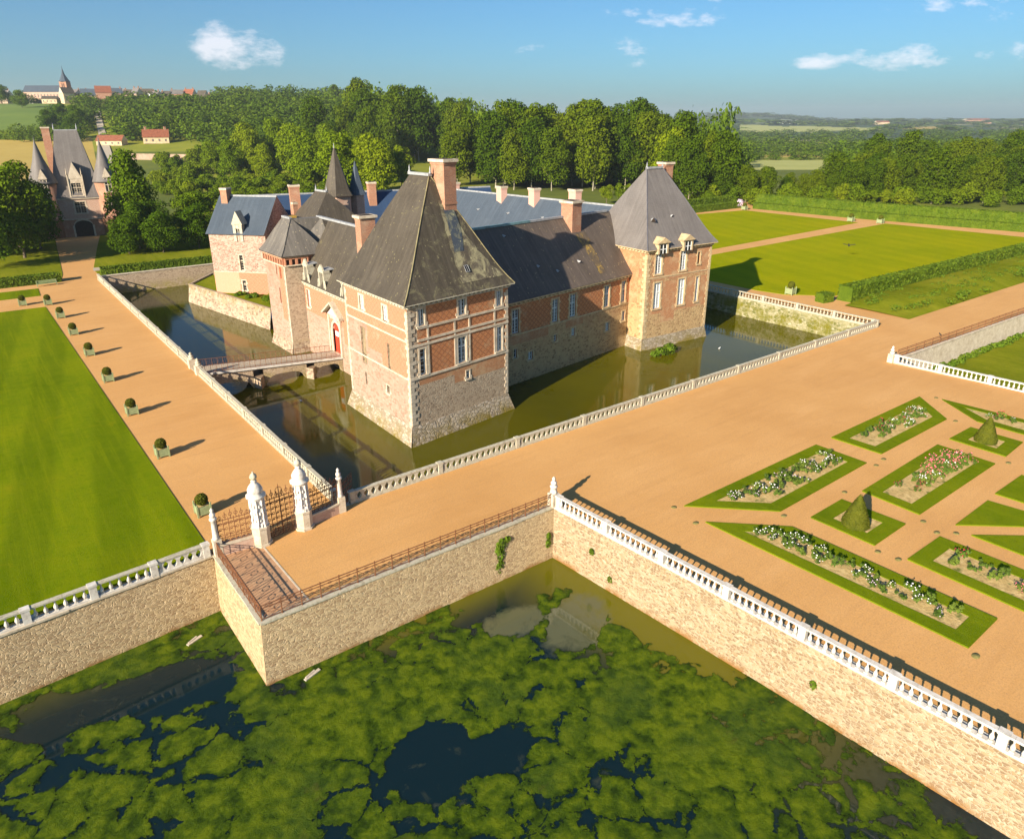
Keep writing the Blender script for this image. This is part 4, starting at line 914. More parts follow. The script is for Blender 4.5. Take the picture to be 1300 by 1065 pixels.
# --- the far pavilion
A2, B2 = (77.3, 68.6), (90.9, 67.8); f5 = Fr(A2, B2); C2 = (B2[0] + .78, B2[1] + 13.2); D2 = (A2[0] + .78, A2[1] + 13.2); f6 = Fr(D2, A2); f7 = Fr(B2, C2); f8 = Fr(C2, D2)
H5 = [(1.75, 3.05, 6.9, 10.7), (6.9, 8.15, 6.9, 10.6), (10.6, 11.2, 7.5, 9.3), (1.8, 3.2, 1.7, 5.6), (6.9, 8.3, 1.6, 5.6), (10.7, 11.4, 1.6, 5.5)]
mb = MB(); wall(mb, f5, -2.7, 10.4, [h for h in H5], [(-3, 1), (.9, 0)], zones=[(0, 1.3, -2.7, 10.4, 1), (3.6, 6.4, -.6, .9, 0), (0, 13.7, 5.6, 6.1, 1)])
wall(mb, f6, -2.7, 10.4, (), [(-3, 1), (2.5, 0)], zones=[(11.7, 13.3, -2.7, 10.4, 1)]); wall(mb, f7, -2.7, 10.4, (), [(-3, 1), (1, 0)]); wall(mb, f8, -2.7, 10.4, (), [(-3, 1), (1, 0)])
t2 = X(mb, 'pavilion', ['tan_brick', 'tan_rubble'], ch); t2['label'] = 'far corner pavilion of orange brick and tan stone with two dormer windows'
window(f5, H5[0], t2, 'cross', frame='white_paint', stone='tan_stone'); window(f5, H5[1], t2, 'cross', frame='white_paint', stone='tan_stone'); window(f5, H5[2], t2, 'blind', stone='tan_stone', surround=.15)
for h in H5[3:5]: window(f5, h, t2, 'cross', frame='white_paint', glass='curtained_glass', stone='tan_stone')
window(f5, H5[5], t2, 'bars', frame='white_paint', glass='curtained_glass', stone='tan_stone', surround=.15)
for a, b in ((1.7, 3.1), (6.85, 8.2)):
    mb = MB(); f5.box(mb, a - .32, a, -.9, .74, 9.95, 11.5); f5.box(mb, b, b + .32, -.9, .74, 9.95, 11.5); f5.box(mb, a, b, -.9, .72, 11.3, 11.5); f5.box(mb, a, b, -.6, .66, 9.97, 11.3, 1); c = (a + b) / 2
    f5.box(mb, c - .06, c + .06, .66, .71, 9.97, 11.3, 2); f5.box(mb, a, b, .66, .70, 10.55, 10.65, 2); f5.box(mb, a, a + .08, .66, .71, 9.97, 11.3, 2); f5.box(mb, b - .08, b, .66, .71, 9.97, 11.3, 2)
    P_ = [f5(a - .6, .95, 11.5), f5(b + .6, .95, 11.5), f5(c, .95, 12.3), f5(a - .6, -1.6, 11.5), f5(b + .6, -1.6, 11.5), f5(c, -2.4, 12.3)]
    mb.mesh(P_, [(0, 1, 2), (1, 4, 5, 2), (3, 0, 2, 5), (3, 4, 1, 0), (5, 4, 3)]); f5.box(mb, a - .55, b + .55, -.8, .86, 11.4, 11.52); X(mb, 'dormer', ['tan_stone', 'glass', 'white_paint'], t2)
mb = MB(); cornice(mb, f5, 0, 1.3, 10.65, .45); cornice(mb, f5, 3.6, 6.4, 10.65, .45); cornice(mb, f5, 8.8, f5.L, 10.65, .45); cornice(mb, f6, 0, f6.L, 10.65, .45); f5.box(mb, 0, f5.L, -.02, .06, 6.3, 6.46)
quoins(mb, f5, 0, -2.6, 9.9, 1, w=(.8, .5)); quoins(mb, f5, f5.L, -2.6, 9.9, -1, w=(.6, .4)); quoins(mb, f6, f6.L, -2.6, 9.9, -1, w=(.8, .45)); X(mb, 'cornice', 'tan_stone', t2)
mb = MB(); batter(mb, f5, 0, f5.L, -2.7, -5, .45, 0, 1, 1); batter(mb, f6, 0, f6.L, -2.7, -5, .45, 0, 1, 1); batter(mb, f7, 0, f7.L, -2.7, -5, .45, 0, 1, 1); X(mb, 'battered_base', 'base_stone', t2)
E2 = expand([A2, B2, C2, D2], .6); mb = MB(); rows = pav_roof(mb, E2, (83.1, 75.3), (86.3, 75.1), 10.6, 21.3, .42, 14, (0, 0, 0, 0))
# ridge runs along the front: rebuild with ends matching left/right corners
mb = MB(); tg = [(83.0, 74.9), (86.2, 74.7), (86.2, 74.75), (83.0, 74.95)]; rows = []; N = 14
for k in range(N + 1):
    h = k / N; p = min(1, h + .42 * h * (1 - h) ** 4); rows.append([(E2[i][0] + (tg[i][0] - E2[i][0]) * p, E2[i][1] + (tg[i][1] - E2[i][1]) * p, 10.6 + 10.7 * h) for i in range(4)])
for k in range(N):
    for i in range(4): j = (i + 1) % 4; mb.poly([rows[k][i], rows[k][j], rows[k + 1][j], rows[k + 1][i]], 0)
for i in range(4): j = (i + 1) % 4; a, b = rows[0][i], rows[0][j]; mb.poly([(a[0], a[1], 10.48), (b[0], b[1], 10.48), b, a], 1)
mb.poly([(p[0], p[1], 10.48) for p in reversed(rows[0])], 1)
X(mb, 'roof', ['violet_slate', 'tan_stone'], t2); ridgecap((83.0, 74.9), (86.2, 74.7), 21.35, t2, .5)
hips(rows, t2, 'violet_dark', .07, (0, 1)); chimney((88.0, 75.6), R(-3.3), 1.6, 1.6, 17, 22., t2, cap=.2)
vent((80.0, 70.3, 14.2), t2, R(-45), .8); vent((84.2, 70.6, 14.3), t2, R(-3), .8)
# --- gate wing with the red door
fg = Fr((37.9, 98.6), (37.9, 75.))
HG = [(9.0, 11.2, -2.2, 2.2), (.7, 1.9, 2.6, 5.2)]
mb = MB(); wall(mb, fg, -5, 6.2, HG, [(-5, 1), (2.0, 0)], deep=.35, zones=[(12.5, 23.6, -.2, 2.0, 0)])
gw = X(mb, 'gate_wing', ['sunwashed_brick', 'sunwashed_plaster'], ch); gw['label'] = 'entrance wing with the red door'
window(fg, HG[1], gw, 'blind', surround=.1, glass='curtained_glass')
mb = MB(); n = 10; c = 10.1; r = 1.1; o = -.25
pts = [fg(9.0, o, -2.2), fg(11.2, o, -2.2)] + [fg(c + r * math.cos(math.pi * k / n), o, 1.1 + r * math.sin(math.pi * k / n)) for k in range(n + 1)]; mb.poly(pts)
fg.box(mb, 10.07, 10.13, -.25, -.2, -2.2, 2.1); fg.box(mb, 9.1, 11.1, -.25, -.18, 1.0, 1.14); X(mb, 'door', 'red_paint', gw)
mb = MB(); fg.box(mb, 9.35, 10.35, -.2, -.16, .2, .9); X(mb, 'door_notice', 'white_paint', gw)
mb = MB()
for k in range(n):
    a, b = math.pi * k / n, math.pi * (k + 1) / n; q = lambda t_, rr, oo: fg(c + rr * math.cos(t_), oo, 1.1 + rr * math.sin(t_))
    mb.mesh([q(a, r, .08), q(b, r, .08), q(b, r + .4, .08), q(a, r + .4, .08), q(a, r, -.3), q(b, r, -.3), q(b, r + .4, -.3), q(a, r + .4, -.3)], [(0, 1, 2, 3), (0, 4, 5, 1), (3, 2, 6, 7)])
fg.box(mb, 8.5, 9.0, -.3, .12, -2.2, 1.1); fg.box(mb, 11.2, 11.7, -.3, .12, -2.2, 1.1); fg.box(mb, 8.2, 8.5, -.05, .3, -2.3, 3.1); fg.box(mb, 11.7, 12.05, -.05, .3, -2.3, 3.1); fg.box(mb, 8.2, 12.05, -.05, .09, 2.6, 3.1)
X(mb, 'door_surround', 'limestone', gw)
mb = MB(); p0, p1, pc = (7.3, 3.1), (12.9, 3.1), (10.1, 4.9)
for a, b in ((p0, pc), (pc, p1)): mb.hexa([fg(a[0], .75, a[1]), fg(b[0], .75, b[1]), fg(b[0], -.02, b[1]), fg(a[0], -.02, a[1]), fg(a[0], .75, a[1] + .3), fg(b[0], .75, b[1] + .3), fg(b[0], -.02, b[1] + .3), fg(a[0], -.02, a[1] + .3)], 0)
mb.poly([fg(7.8, .1, 3.1), fg(12.4, .1, 3.1), fg(10.1, .1, 4.75)], 1); X(mb, 'pediment', ['lichen_stone', 'white_stone'], gw)
mb = MB(); cornice(mb, fg, 0, fg.L, 6.3, .3, step=.9); X(mb, 'cornice', 'lichen_stone', gw)
mb = MB(); gable_roof(mb, fg, 0, fg.L + 4, 6.3, 14.6, 9.4, .35, (0, 0), amt=.12); X(mb, 'roof', ['old_slate', 'lichen_stone'], gw); ridgecap(fg(-4, -4.7, 0), fg(fg.L, -4.7, 0), 14.65, gw, .5, False)
chimney(fg(13.6, -3.7, 0)[:2], 0, 2.1, 1.5, 10.5, 16.6, gw, cap=.25)
mb = MB()
for k in range(7):
    o0, o1 = -2.9 + k * .42, -2.9 + (k + 1) * .42; z0, z1 = [slope_z(.35 - o, 5.05, 6.3, 14.6, .12) + .06 for o in (o0, o1)]; mb.poly([fg(13.1, o1, z1), fg(14.4, o1, z1), fg(14.3, o0, z0), fg(13.0, o0, z0)])
X(mb, 'lichen_streak', 'lichen_ridge', gw)
for s, w in ((1.6, 1.0), (7.0, 1.2), (14.2, 1.2)):
    mb = MB(); fg.box(mb, s - w / 2 - .25, s - w / 2, -.9, .2, 5.9, 8.6); fg.box(mb, s + w / 2, s + w / 2 + .25, -.9, .2, 5.9, 8.6); fg.box(mb, s - w / 2 - .3, s + w / 2 + .3, -.7, .25, 8.6, 8.9); fg.box(mb, s - w / 2, s + w / 2, -.9, .12, 5.9, 6.6)
    fg.box(mb, s - w / 2, s + w / 2, -.5, -.45, 6.6, 8.6, 1); c = s; mb.mesh([fg(s - w / 2 - .3, .25, 8.9), fg(s + w / 2 + .3, .25, 8.9), fg(s, .25, 9.7), fg(s - w / 2 - .3, 0, 8.9), fg(s + w / 2 + .3, 0, 8.9), fg(s, 0, 9.7)], [(0, 1, 2), (5, 4, 3), (0, 2, 5, 3), (1, 4, 5, 2)])
    for e in (-1, 1): mb.tube(fg(s + e * (w / 2 + .7), .15, 6.1), fg(s + e * (w / 2 + .35), .15, 7.6), .14, 5)
    mb.mesh([fg(s - w / 2 - .3, -.1, 8.9), fg(s + w / 2 + .3, -.1, 8.9), fg(s + w / 2 + .3, -2.0, 9.0), fg(s - w / 2 - .3, -2.0, 9.0), fg(s - w / 2 - .3, -.1, 9.02), fg(s + w / 2 + .3, -.1, 9.02), fg(s + w / 2 + .3, -2.0, 9.12), fg(s - w / 2 - .3, -2.0, 9.12)], [(4, 5, 6, 7), (0, 4, 7, 3), (5, 1, 2, 6), (0, 1, 5, 4)], 2)
    X(mb, 'dormer', ['lichen_stone', 'dark_opening', 'lead'], gw)
# --- square turret
TA, TB, TC_ = (35.5, 98.9), (41.6, 98.5), (41.8, 106.1); TD = (35.3, 106.3)
g1, g2, g3, g4 = Fr(TD, TA), Fr(TA, TB), Fr(TB, TC_), Fr(TC_, TD); HT = [(5.2, 5.9, 6.5, 8.2), (4.3, 4.75, 2.7, 5.0), (3.9, 4.3, 6.9, 9.)]
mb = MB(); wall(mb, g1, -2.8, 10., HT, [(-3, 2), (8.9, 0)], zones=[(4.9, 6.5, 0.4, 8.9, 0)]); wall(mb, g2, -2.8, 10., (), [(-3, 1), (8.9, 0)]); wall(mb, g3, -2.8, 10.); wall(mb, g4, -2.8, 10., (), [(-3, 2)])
tt = X(mb, 'gate_turret', ['sunwashed_brick', 'grey_rubble', 'sunwashed_plaster'], ch); tt['label'] = 'square turret beside the entrance, with a row of small arches under its roof'
window(g1, HT[0], tt, 'blind', surround=.0, glass='brick_infill'); window(g1, HT[1], tt, 'blind', surround=0, glass='blocked'); window(g1, HT[2], tt, 'blind', surround=0, glass='blocked')
mb = MB(); quoins(mb, g1, g1.L, -2.7, 8.8, -1, w=(.45, .3), out=.05)
for f, s0, s1 in ((g1, 0, g1.L), (g2, 0, 3.4)):
    f.box(mb, s0, s1, -.02, .35, 9.75, 10.02); f.box(mb, s0, s1, -.02, .30, 8.55, 8.7); n = int((s1 - s0) / .85)
    for k in range(n + 1): s = s0 + (s1 - s0) * k / n; f.box(mb, max(s0, s - .16), min(s1, s + .16), -.02, .3, 8.7, 9.75, 1)
    for k in range(n): s = s0 + (s1 - s0) * (k + .5) / n; f.box(mb, s - .22, s + .22, .0, .03, 8.72, 9.5, 2); f.box(mb, s - .25, s + .25, -.02, .28, 9.5, 9.75, 1)
X(mb, 'arcaded_cornice', ['limestone', 'sunwashed_brick', 'dark_opening'], tt)
mb = MB(); batter(mb, g1, 0, g1.L, -2.8, -5, .5, 0, 1, .6); batter(mb, g2, 0, 3, -2.8, -5, .3, 0, 1, 0); batter(mb, g4, 0, g4.L, -2.8, -5, .4, 0, 1, 1); X(mb, 'battered_base', 'terrace_rubble', tt)
E3 = expand([TA, TB, TC_, TD], .55); mb = MB(); rows = pav_roof(mb, E3, (38.2, 104.8), (38.3, 102.2), 10.0, 14.7, .5, 10, (0, 0, 0, 0)); X(mb, 'roof', ['turret_slate', 'dark_opening'], tt); ridgecap((38.2, 105), (38.3, 102.2), 14.75, tt, .4, False)
hips(rows, tt, 'turret_slate', .08, (0, 3))
mb = MB(); mb.hexa([(38.2, 101.8, 10), (43, 99, 10), (43, 104, 10), (38.2, 104, 10), (38.3, 102.1, 14.6), (42.7, 101.5, 14.6), (42.7, 102.6, 14.6), (38.3, 103.1, 14.6)]); X(mb, 'link_roof', 'turret_slate', tt)
# --- big pavilion roof behind the gate, stair spires
def simple_block(name, quad, z0, ze, zr, ra, rb, wm, rm, label, amt=.2, N=8, over=.4, fin=True):
    mb = MB()
    for i in range(4): wall(mb, Fr(quad[i], quad[(i + 1) % 4]), z0, ze)
    t = X(mb, name, wm, ch); t['label'] = label; mb = MB(); rows = pav_roof(mb, expand(quad, over), ra, rb, ze, zr, amt, N); X(mb, 'roof', [rm, 'dark_opening'], t); ridgecap(ra, rb, zr + .05, t, .45, fin); return t, rows
bp, rows = simple_block('keep', [(43.5, 110), (56, 110), (56, 122), (43.5, 122)], -5, 9.8, 17.0, (48.8, 117.2), (49.2, 113.8), 'pink_brick', 'old_slate', 'broad hipped roof behind the entrance turret')
st = MB(); n = 6; cx, cy = 54.6, 121.6
st.prism([(cx + 2.5 * math.cos(k * math.pi / 3), cy + 2.5 * math.sin(k * math.pi / 3)) for k in range(n)], -2, 15.6); s1_ = X(st, 'stair_turret', 'pink_brick', ch); s1_['label'] = 'slender stair turret with the tallest grey spire'
mb = MB(); mb.lathe((cx, cy, 0), [(3.1, 15.5), (2.4, 16.6), (.08, 23.6)], 6, sm=False); X(mb, 'spire', 'old_slate', s1_); mb = MB(); mb.lathe((cx, cy, 0), [(.2, 22.9), (.12, 23.5), (.03, 24.3)], 6); X(mb, 'finial', 'lead', s1_)
st = MB(); st.prism([(58.4 + 1.4 * math.cos(k * math.pi / 3), 121.8 + 1.4 * math.sin(k * math.pi / 3)) for k in range(6)], -2, 15.5); s2_ = X(st, 'stair_turret', 'pink_brick', ch); s2_['label'] = 'small spire half hidden behind the tallest one'
mb = MB(); mb.lathe((58.4, 121.8, 0), [(1.8, 15.4), (1.4, 16.2), (.06, 21.2)], 6, sm=False); X(mb, 'spire', 'blue_slate', s2_)
# --- north-west block, with its gable, on the garden terrace
nwA, nwB = (34.6, 132.4), (41.8, 124.5); d = (Vector(nwB) - Vector(nwA)).normalized(); nn = Vector((-d.y, d.x)) * 1.0
back = Vector((-d.y, d.x)) * 11.4
fn = Fr(nwA, nwB); gab = Fr(nwB, tuple(Vector(nwB) + back))
HN = [(5.4, 6.1, 8.2, 9.6), (5.3, 6.0, 3.0, 5.7), (5.3, 6.0, -.7, 1.2)]
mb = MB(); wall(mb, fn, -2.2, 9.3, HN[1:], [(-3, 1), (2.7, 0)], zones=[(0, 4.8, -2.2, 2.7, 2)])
HGb = [(3.3, 4.1, 6.0, 8.6), (3.4, 4.1, 9.4, 11.6)]
wall(mb, gab, -2.2, 9.3, [HGb[0]]); mb.poly([gab(0, 0, 9.3), gab(gab.L, 0, 9.3), gab(gab.L / 2, 0, 15.4)])
l1 = Fr(tuple(Vector(nwA) + back), nwA); wall(mb, l1, -5, 9.3)
nw = X(mb, 'garden_block', ['pink_rubble', 'sunwashed_brick', 'salmon_brick'], ch); nw['label'] = 'pink walled block with blue slate roof above the small terrace garden'
for h in HN[1:]: window(fn, h, nw, 'cross', surround=.15, frame='limestone')
window(gab, HGb[0], nw, 'cross', surround=.15, stone='lichen_stone', frame='lichen_stone')
mb = MB(); fn.box(mb, 0, fn.L, -.02, .06, 2.6, 2.75); X(mb, 'stone_bands', 'lichen_stone', nw)
mb = MB(); gable_roof(mb, fn, -.4, fn.L - .05, 9.3, 15.3, 11.4, .35, (0, 0), .1); X(mb, 'roof', ['blue_slate', 'limestone'], nw); ridgecap(fn(0, -5.7, 0), fn(fn.L, -5.7, 0), 15.33, nw, .3, False)
mb = MB(); fn.box(mb, 4.9, 5.4, -.8, .15, 8.1, 11.); fn.box(mb, 6.1, 6.6, -.8, .15, 8.1, 11.); fn.box(mb, 5.4, 6.1, -.8, -.3, 8.1, 10.4, 1); fn.box(mb, 5.4, 6.1, -.8, .1, 10.3, 11.); fn.box(mb, 5.7, 5.8, -.3, .05, 8.1, 10.3); fn.box(mb, 5.4, 6.1, -.3, .05, 9.1, 9.2)
mb.mesh([fn(4.7, .25, 11.), fn(6.8, .25, 11.), fn(5.75, .25, 13.3), fn(4.7, -1.6, 11.), fn(6.8, -1.6, 11.), fn(5.75, -1.6, 13.3)], [(0, 1, 2), (1, 4, 5, 2), (3, 0, 2, 5)]); X(mb, 'dormer', ['lichen_stone', 'dark_opening'], nw)
chimney(fn(1.2, -5.2, 0)[:2], math.atan2(d.y, d.x), 1.2, 1.6, 12.5, 16.7, nw, cap=.1)
# --- north and east wings round the court
fnw = Fr((45.2, 132.), (82.5, 122.6)); mb = MB(); wall(mb, fnw, -3, 7.); n1 = X(mb, 'wing', 'pink_brick', ch); n1['label'] = 'back wing whose shaded blue slate roof shows over the gate'
mb = MB(); gable_roof(mb, fnw, -2.5, fnw.L + 8, 7., 14.7, 13., .4, (0, 0), .1); X(mb, 'roof', ['shaded_slate', 'limestone'], n1); ridgecap(fnw(-2.5, -6.5, 0), fnw(fnw.L + 8, -6.5, 0), 14.72, n1, .25, False)
chimney(fnw(20.6, -5., 0)[:2], R(-14), 1.5, 1.7, 11.5, 16.6, n1, cap=.12)
chimney((48.6, 126.5), R(-14), 1.7, 1.5, 9.5, 17.3, n1, cap=.12); chimney((43.9, 117.4), 0, 1.6, 1.4, 8, 13.2, n1, ('orange_lichen', 'orange_lichen'), cap=.08); chimney((45.9, 120.), 0, .8, .8, 9, 15., n1, cap=.05)
fe = Fr((76.9, 129.), (82.4, 80.)); mb = MB(); wall(mb, fe, -3, 6.6); wall(mb, Fr((95.5, 81), (90.5, 131)), -5, 6.6); e1 = X(mb, 'wing', 'pink_brick', ch); e1['label'] = 'east wing with the long blue slate roof and its row of chimneys'
mb = MB(); gable_roof(mb, fe, -4, fe.L - 1.5, 6.6, 14.5, 13.2, .4, (0, 0), .1); X(mb, 'roof', ['blue_slate', 'limestone'], e1); ridgecap(fe(-4, -6.6, 0), fe(fe.L - 1.5, -6.6, 0), 14.53, e1, .3, False)
for s, o, w, zt in ((1.5, -6.8, 1.5, 15.9), (16.5, -6.0, 1.9, 16.1), (25.3, -6.0, 1.9, 16.3), (34.5, -6.9, 2.1, 16.6)): chimney(fe(s, o, 0)[:2], R(-6), 1.3, w, 12.0, zt, e1, ('pink_chimney', 'limestone'), cap=.16)
for s in (12, 20.5, 29.5): vent(fe(s, -3.8, slope_z(4.2, 7.0, 6.6, 14.5, .1)), e1, R(-96), .35)
# --- garden terrace in the moat (rubble walled)
ta = [(35.4, 112.6), (36.9, 113.4)]; tp = [(32.2, 142), (37.6, 113.6), (45, 113), (47, 128), (40, 139), (38.5, 150)]
t = thing('garden_terrace', (33, 128, -3), 'low rubble walled garden terrace in the moat under the pink block', 'terrace')
mb = MB(); wl = Fr(tp[0], tp[1]); mb.poly([wl(0, .6, -5), wl(wl.L, .6, -5), wl(wl.L, 0, -1.3), wl(0, 0, -1.3)]); wl2 = Fr(tp[5], tp[0]); mb.poly([wl2(0, .6, -5), wl2(wl2.L, .6, -5), wl2(wl2.L, 0, -1.3), wl2(0, 0, -1.3)]); wl.box(mb, 0, wl.L, -.5, .02, -1.3, -.95); wl2.box(mb, 0, wl2.L, -.5, .02, -1.3, -.95); X(mb, 'rubble_wall', 'terrace_rubble', t)
mb = MB(); mb.poly([(x, y, -1.2) for x, y in tp]); X(mb, 'garden_soil', 'rough_grass', t)

# ------------------------------------------------------------------ gatehouse at the end of the avenue
rg = R(-9.6); gx, gy = 25.6, 213.; cg, sg = math.cos(rg), math.sin(rg)
def G(x, y, z=0): return (gx + x * cg - y * sg, gy + x * sg + y * cg, z)
def gfr(x0, y0, x1, y1): return Fr(G(x0, y0)[:2], G(x1, y1)[:2])
gh = thing('gatehouse', (gx, gy, 0), 'tall brick gatehouse with two pointed round turrets at the end of the avenue', 'gatehouse')
mb = MB(); ff = gfr(-5.2, 0, 5.2, 0)
HGt = [(3.2, 7.2, 0, 2.6), (4.1, 6.5, 5.8, 8.6)]
wall(mb, ff, 0, 9.6, HGt, [(0, 0), (4.3, 1)], deep=.5)
for a, b, c, d_ in ((5.2, 0, 5.2, 10), (5.2, 10, -5.2, 10), (-5.2, 10, -5.2, 0)): wall(mb, gfr(a, b, c, d_), 0, 9.6)
mb.build('wall', ['chimney_brick', 'pink_brick'], gh)
mb = MB(); n = 10; pts = []
for k in range(n + 1): a = math.pi * k / n; pts.append((5.2 - 2.1 * math.cos(a), 2.5 + 1.5 * math.sin(a)))
for (a0, z0), (a1, z1) in zip(pts[:-1], pts[1:]): mb.hexa([ff(a0, .1, z0), ff(a1, .1, z1), ff(a1, -.1, z1), ff(a0, -.1, z0), ff(a0, .1, z0 + .4), ff(a1, .1, z1 + .4), ff(a1, -.1, z1 + .4), ff(a0, -.1, z0 + .4)])
ff.box(mb, 2.8, 3.2, -.1, .1, 0, 2.8); ff.box(mb, 7.2, 7.6, -.1, .1, 0, 2.8); mb.build('arch_surround', 'limestone', gh)
mb = MB(); mb.poly([ff(a, .02, z) for a, z in [(3.2, 0), (7.2, 0)] + [(p[0], p[1]) for p in pts[::-1]]]); mb.build('passage', 'dark_opening', gh)
window(ff, HGt[1], gh, 'cross', xf=None, surround=.25, frame='limestone'); ff.box(MB(), 0, 1, 0, 1, 0, 1)
mb = MB(); ff.box(mb, 0, 10.4, 0, .15, 4.25, 4.5); ff.box(mb, 0, 10.4, 0, .3, 9.3, 9.6); mb.build('stone_bands', 'limestone', gh)
Q = [G(-5.6, -.4)[:2], G(5.6, -.4)[:2], G(5.6, 10.4)[:2], G(-5.6, 10.4)[:2]]; tg = [G(-2.5, 4.6)[:2], G(2.5, 4.6)[:2], G(2.5, 5.4)[:2], G(-2.5, 5.4)[:2]]
mb = MB(); N = 8; rows = []
for k in range(N + 1): h = k / N; p = min(1, h + .15 * h * (1 - h) ** 4); rows.append([(Q[i][0] + (tg[i][0] - Q[i][0]) * p, Q[i][1] + (tg[i][1] - Q[i][1]) * p, 9.6 + 16. * h) for i in range(4)])
for k in range(N):
    for i in range(4): j = (i + 1) % 4; mb.poly([rows[k][i], rows[k][j], rows[k + 1][j], rows[k + 1][i]])
mb.poly(rows[-1]); mb.build('roof', 'violet_slate', gh)
mb = MB(); mb.bar(G(-2.5, 5, 25.5), G(2.5, 5, 25.5), .5, .3)
for e in (-2.5, 2.5): mb.lathe(G(e, 5, 25.7), [(.15, 0), (.2, .3), (.02, 1.6)], 6)
mb.build('ridge', 'lead', gh)
mb = MB(); f0 = ff; mb2 = MB(); wall(mb2, Fr(ff(3.7, .15, 0)[:2], ff(6.9, .15, 0)[:2]), 9.6, 14.2, [(.5, 2.7, 10.2, 13.2)]); fd = Fr(ff(3.7, .15, 0)[:2], ff(6.9, .15, 0)[:2])
for e in (0, 3.2): fd.box(mb2, e - .15, e + .15, -3.5, .2, 9.6, 15.2); mb2.lathe(fd(e, .0, 15.2), [(.2, 0), (.12, .6), (.02, 1.6)], 6)
mb2.mesh([fd(0, .1, 14.2), fd(3.2, .1, 14.2), fd(1.6, .1, 18.2), fd(0, -4, 14.2), fd(3.2, -4, 14.2), fd(1.6, -4, 18.2)], [(0, 1, 2), (1, 4, 5, 2), (3, 0, 2, 5)]); dm = mb2.build('dormer', 'limestone', gh)
window(fd, (.5, 2.7, 10.2, 13.2), gh, 'cross', xf=None, surround=.2, frame='limestone')
for e, lab in ((-6.9, 0), (6.9, 1)):
    mb = MB(); mb.lathe(G(e, 1.6, 0), [(2.95, 0), (2.95, 4.3), (3.05, 4.35), (3.05, 4.6), (2.95, 4.65), (2.95, 13.4)], 20); tr = mb.build('round_turret', 'chimney_brick', gh)
    mb = MB(); mb.lathe(G(e, 1.6, 0), [(3.35, 13.2), (3.3, 13.5), (2.4, 15.6), (1.2, 19.), (.12, 23.2), (.03, 24.2)], 20); mb.build('spire', 'violet_slate', tr)
    for z0, z1 in ((7., 9.6), (11., 14.2)):
        q = G(e - .35, 1.6 - 2.93)[:2], G(e + .85, 1.6 - 2.93)[:2]; fq = Fr(*q); mm = MB(); fq.box(mm, -.2, 1.4, -.5, .1, z0 - .2, z1 + .2, 1); fq.box(mm, 0, 1.2, .0, .12, z0, z1, 0); fq.box(mm, .53, .67, .1, .2, z0, z1, 1); fq.box(mm, 0, 1.2, .1, .19, (z0 + z1) / 2 - .07, (z0 + z1) / 2 + .07, 1)
        mm.build('window', ['glass', 'limestone'], tr)
    mm = MB(); mm.mesh([fq(-.4, .25, 14.4), fq(1.6, .25, 14.4), fq(.6, .25, 16.8), fq(-.4, -2, 14.4), fq(1.6, -2, 14.4), fq(.6, -2, 16.8)], [(0, 1, 2), (1, 4, 5, 2), (3, 0, 2, 5)]); mm.build('dormer', 'limestone', tr)
chimney(G(-4.4, 6.5)[:2], rg, 1.7, 1.4, 10, 26.4, gh, xf=None, cap=.15)

# ------------------------------------------------------------------ box balls in green tubs
def tub(x, y, label):
    t = thing('box_ball_tub', (x, y, 0), label, 'potted shrub', 'clipped box balls in green tubs along the avenue')
    return t
def tub_parts(t):
    mb = MB(); s = .48
    for ex in (-1, 1):
        for ey in (-1, 1): mb.box(ex * s - .06, ey * s - .06, 0, ex * s + .06, ey * s + .06, .92); mb.lathe((ex * s, ey * s, .92), [(.03, 0), (.075, .06), (.02, .15)], 6)
    for k in range(4):
        z = .14 + k * .17
        for e in (-1, 1): mb.box(-s + .06, e * s - .025, z, s - .06, e * s + .025, z + .16); mb.box(e * s - .025, -s + .06, z, e * s + .025, s - .06, z + .16)
    mb.box(-s + .05, -s + .05, .7, s - .05, s - .05, .76, 1); mb.build('planter', ['green_paint', 'soil'], t, origin=None)
    rng = np.random.default_rng(5); V = leaf_cloud(rng, [(0, 0, 1.22, .44, .44, .44)], 1500, .07, shell=(.9, 1.04), up=.0); c = bpy.data.objects.new('box_ball', quad_mesh('box_ball', V, 'leaf_box')); COL.objects.link(c); c.parent = t
    mb = MB(); mb.lathe((0, 0, 0), [(.05, .8), (.25, .86), (.38, 1.02), (.42, 1.22), (.36, 1.42), (.22, 1.56), (.03, 1.62)], 14); mb.build('inner_ball', 'leaf_box', t)
T0 = bpy.data.objects.new('box_ball_tub', None); COL.objects.link(T0); T0['_o'] = (0, 0, 0); tub_parts(T0)
tub_spots = [(10.15, 51.6, 'box ball in a green tub nearest the iron gate'), (10.1, 64.1, 'second box ball tub from the gate, at the edge of the left lawn'), (10.0, 76.3, 'third box ball tub counting from the gate'), (9.9, 88.6, 'box ball tub level with the bridge entrance, fourth from the gate'),
             (9.8, 100.7, 'fifth box ball tub from the gate, beyond the bridge'), (9.6, 112.6, 'sixth box ball tub from the gate'), (9.4, 124.0, 'seventh box ball tub, last but one before the lawn corner'), (8.9, 134.6, 'box ball tub at the far right corner of the left lawn'), (5.6, 136.6, 'box ball tub on the cross path by the far end of the left lawn')]
for x, y, l in tub_spots: copy_tree(T0, (x, y, 0), 0, (1, 1, 1), l, 'clipped box balls in tubs along the avenue').__setitem__('category', 'potted shrub')
o = copy_tree(T0, (110.6, 65.4, 0), 0, (1.25, 1.25, 1.35), 'box ball tub standing alone beside the east lawn, left of the clipped hedge'); o['category'] = 'potted shrub'
for x, y, l in ((208.8, 107.5, 'small tub shrub at the far path junction, left one'), (211.6, 100.2, 'small tub shrub at the far path junction, right one'), (208.8, 144.2, 'small tub shrub at the far corner of the farther east lawn')):
    o = copy_tree(T0, (x, y, 0), 0, (1.4, 1.4, 1.4), l); o['category'] = 'potted shrub'
retire(T0)
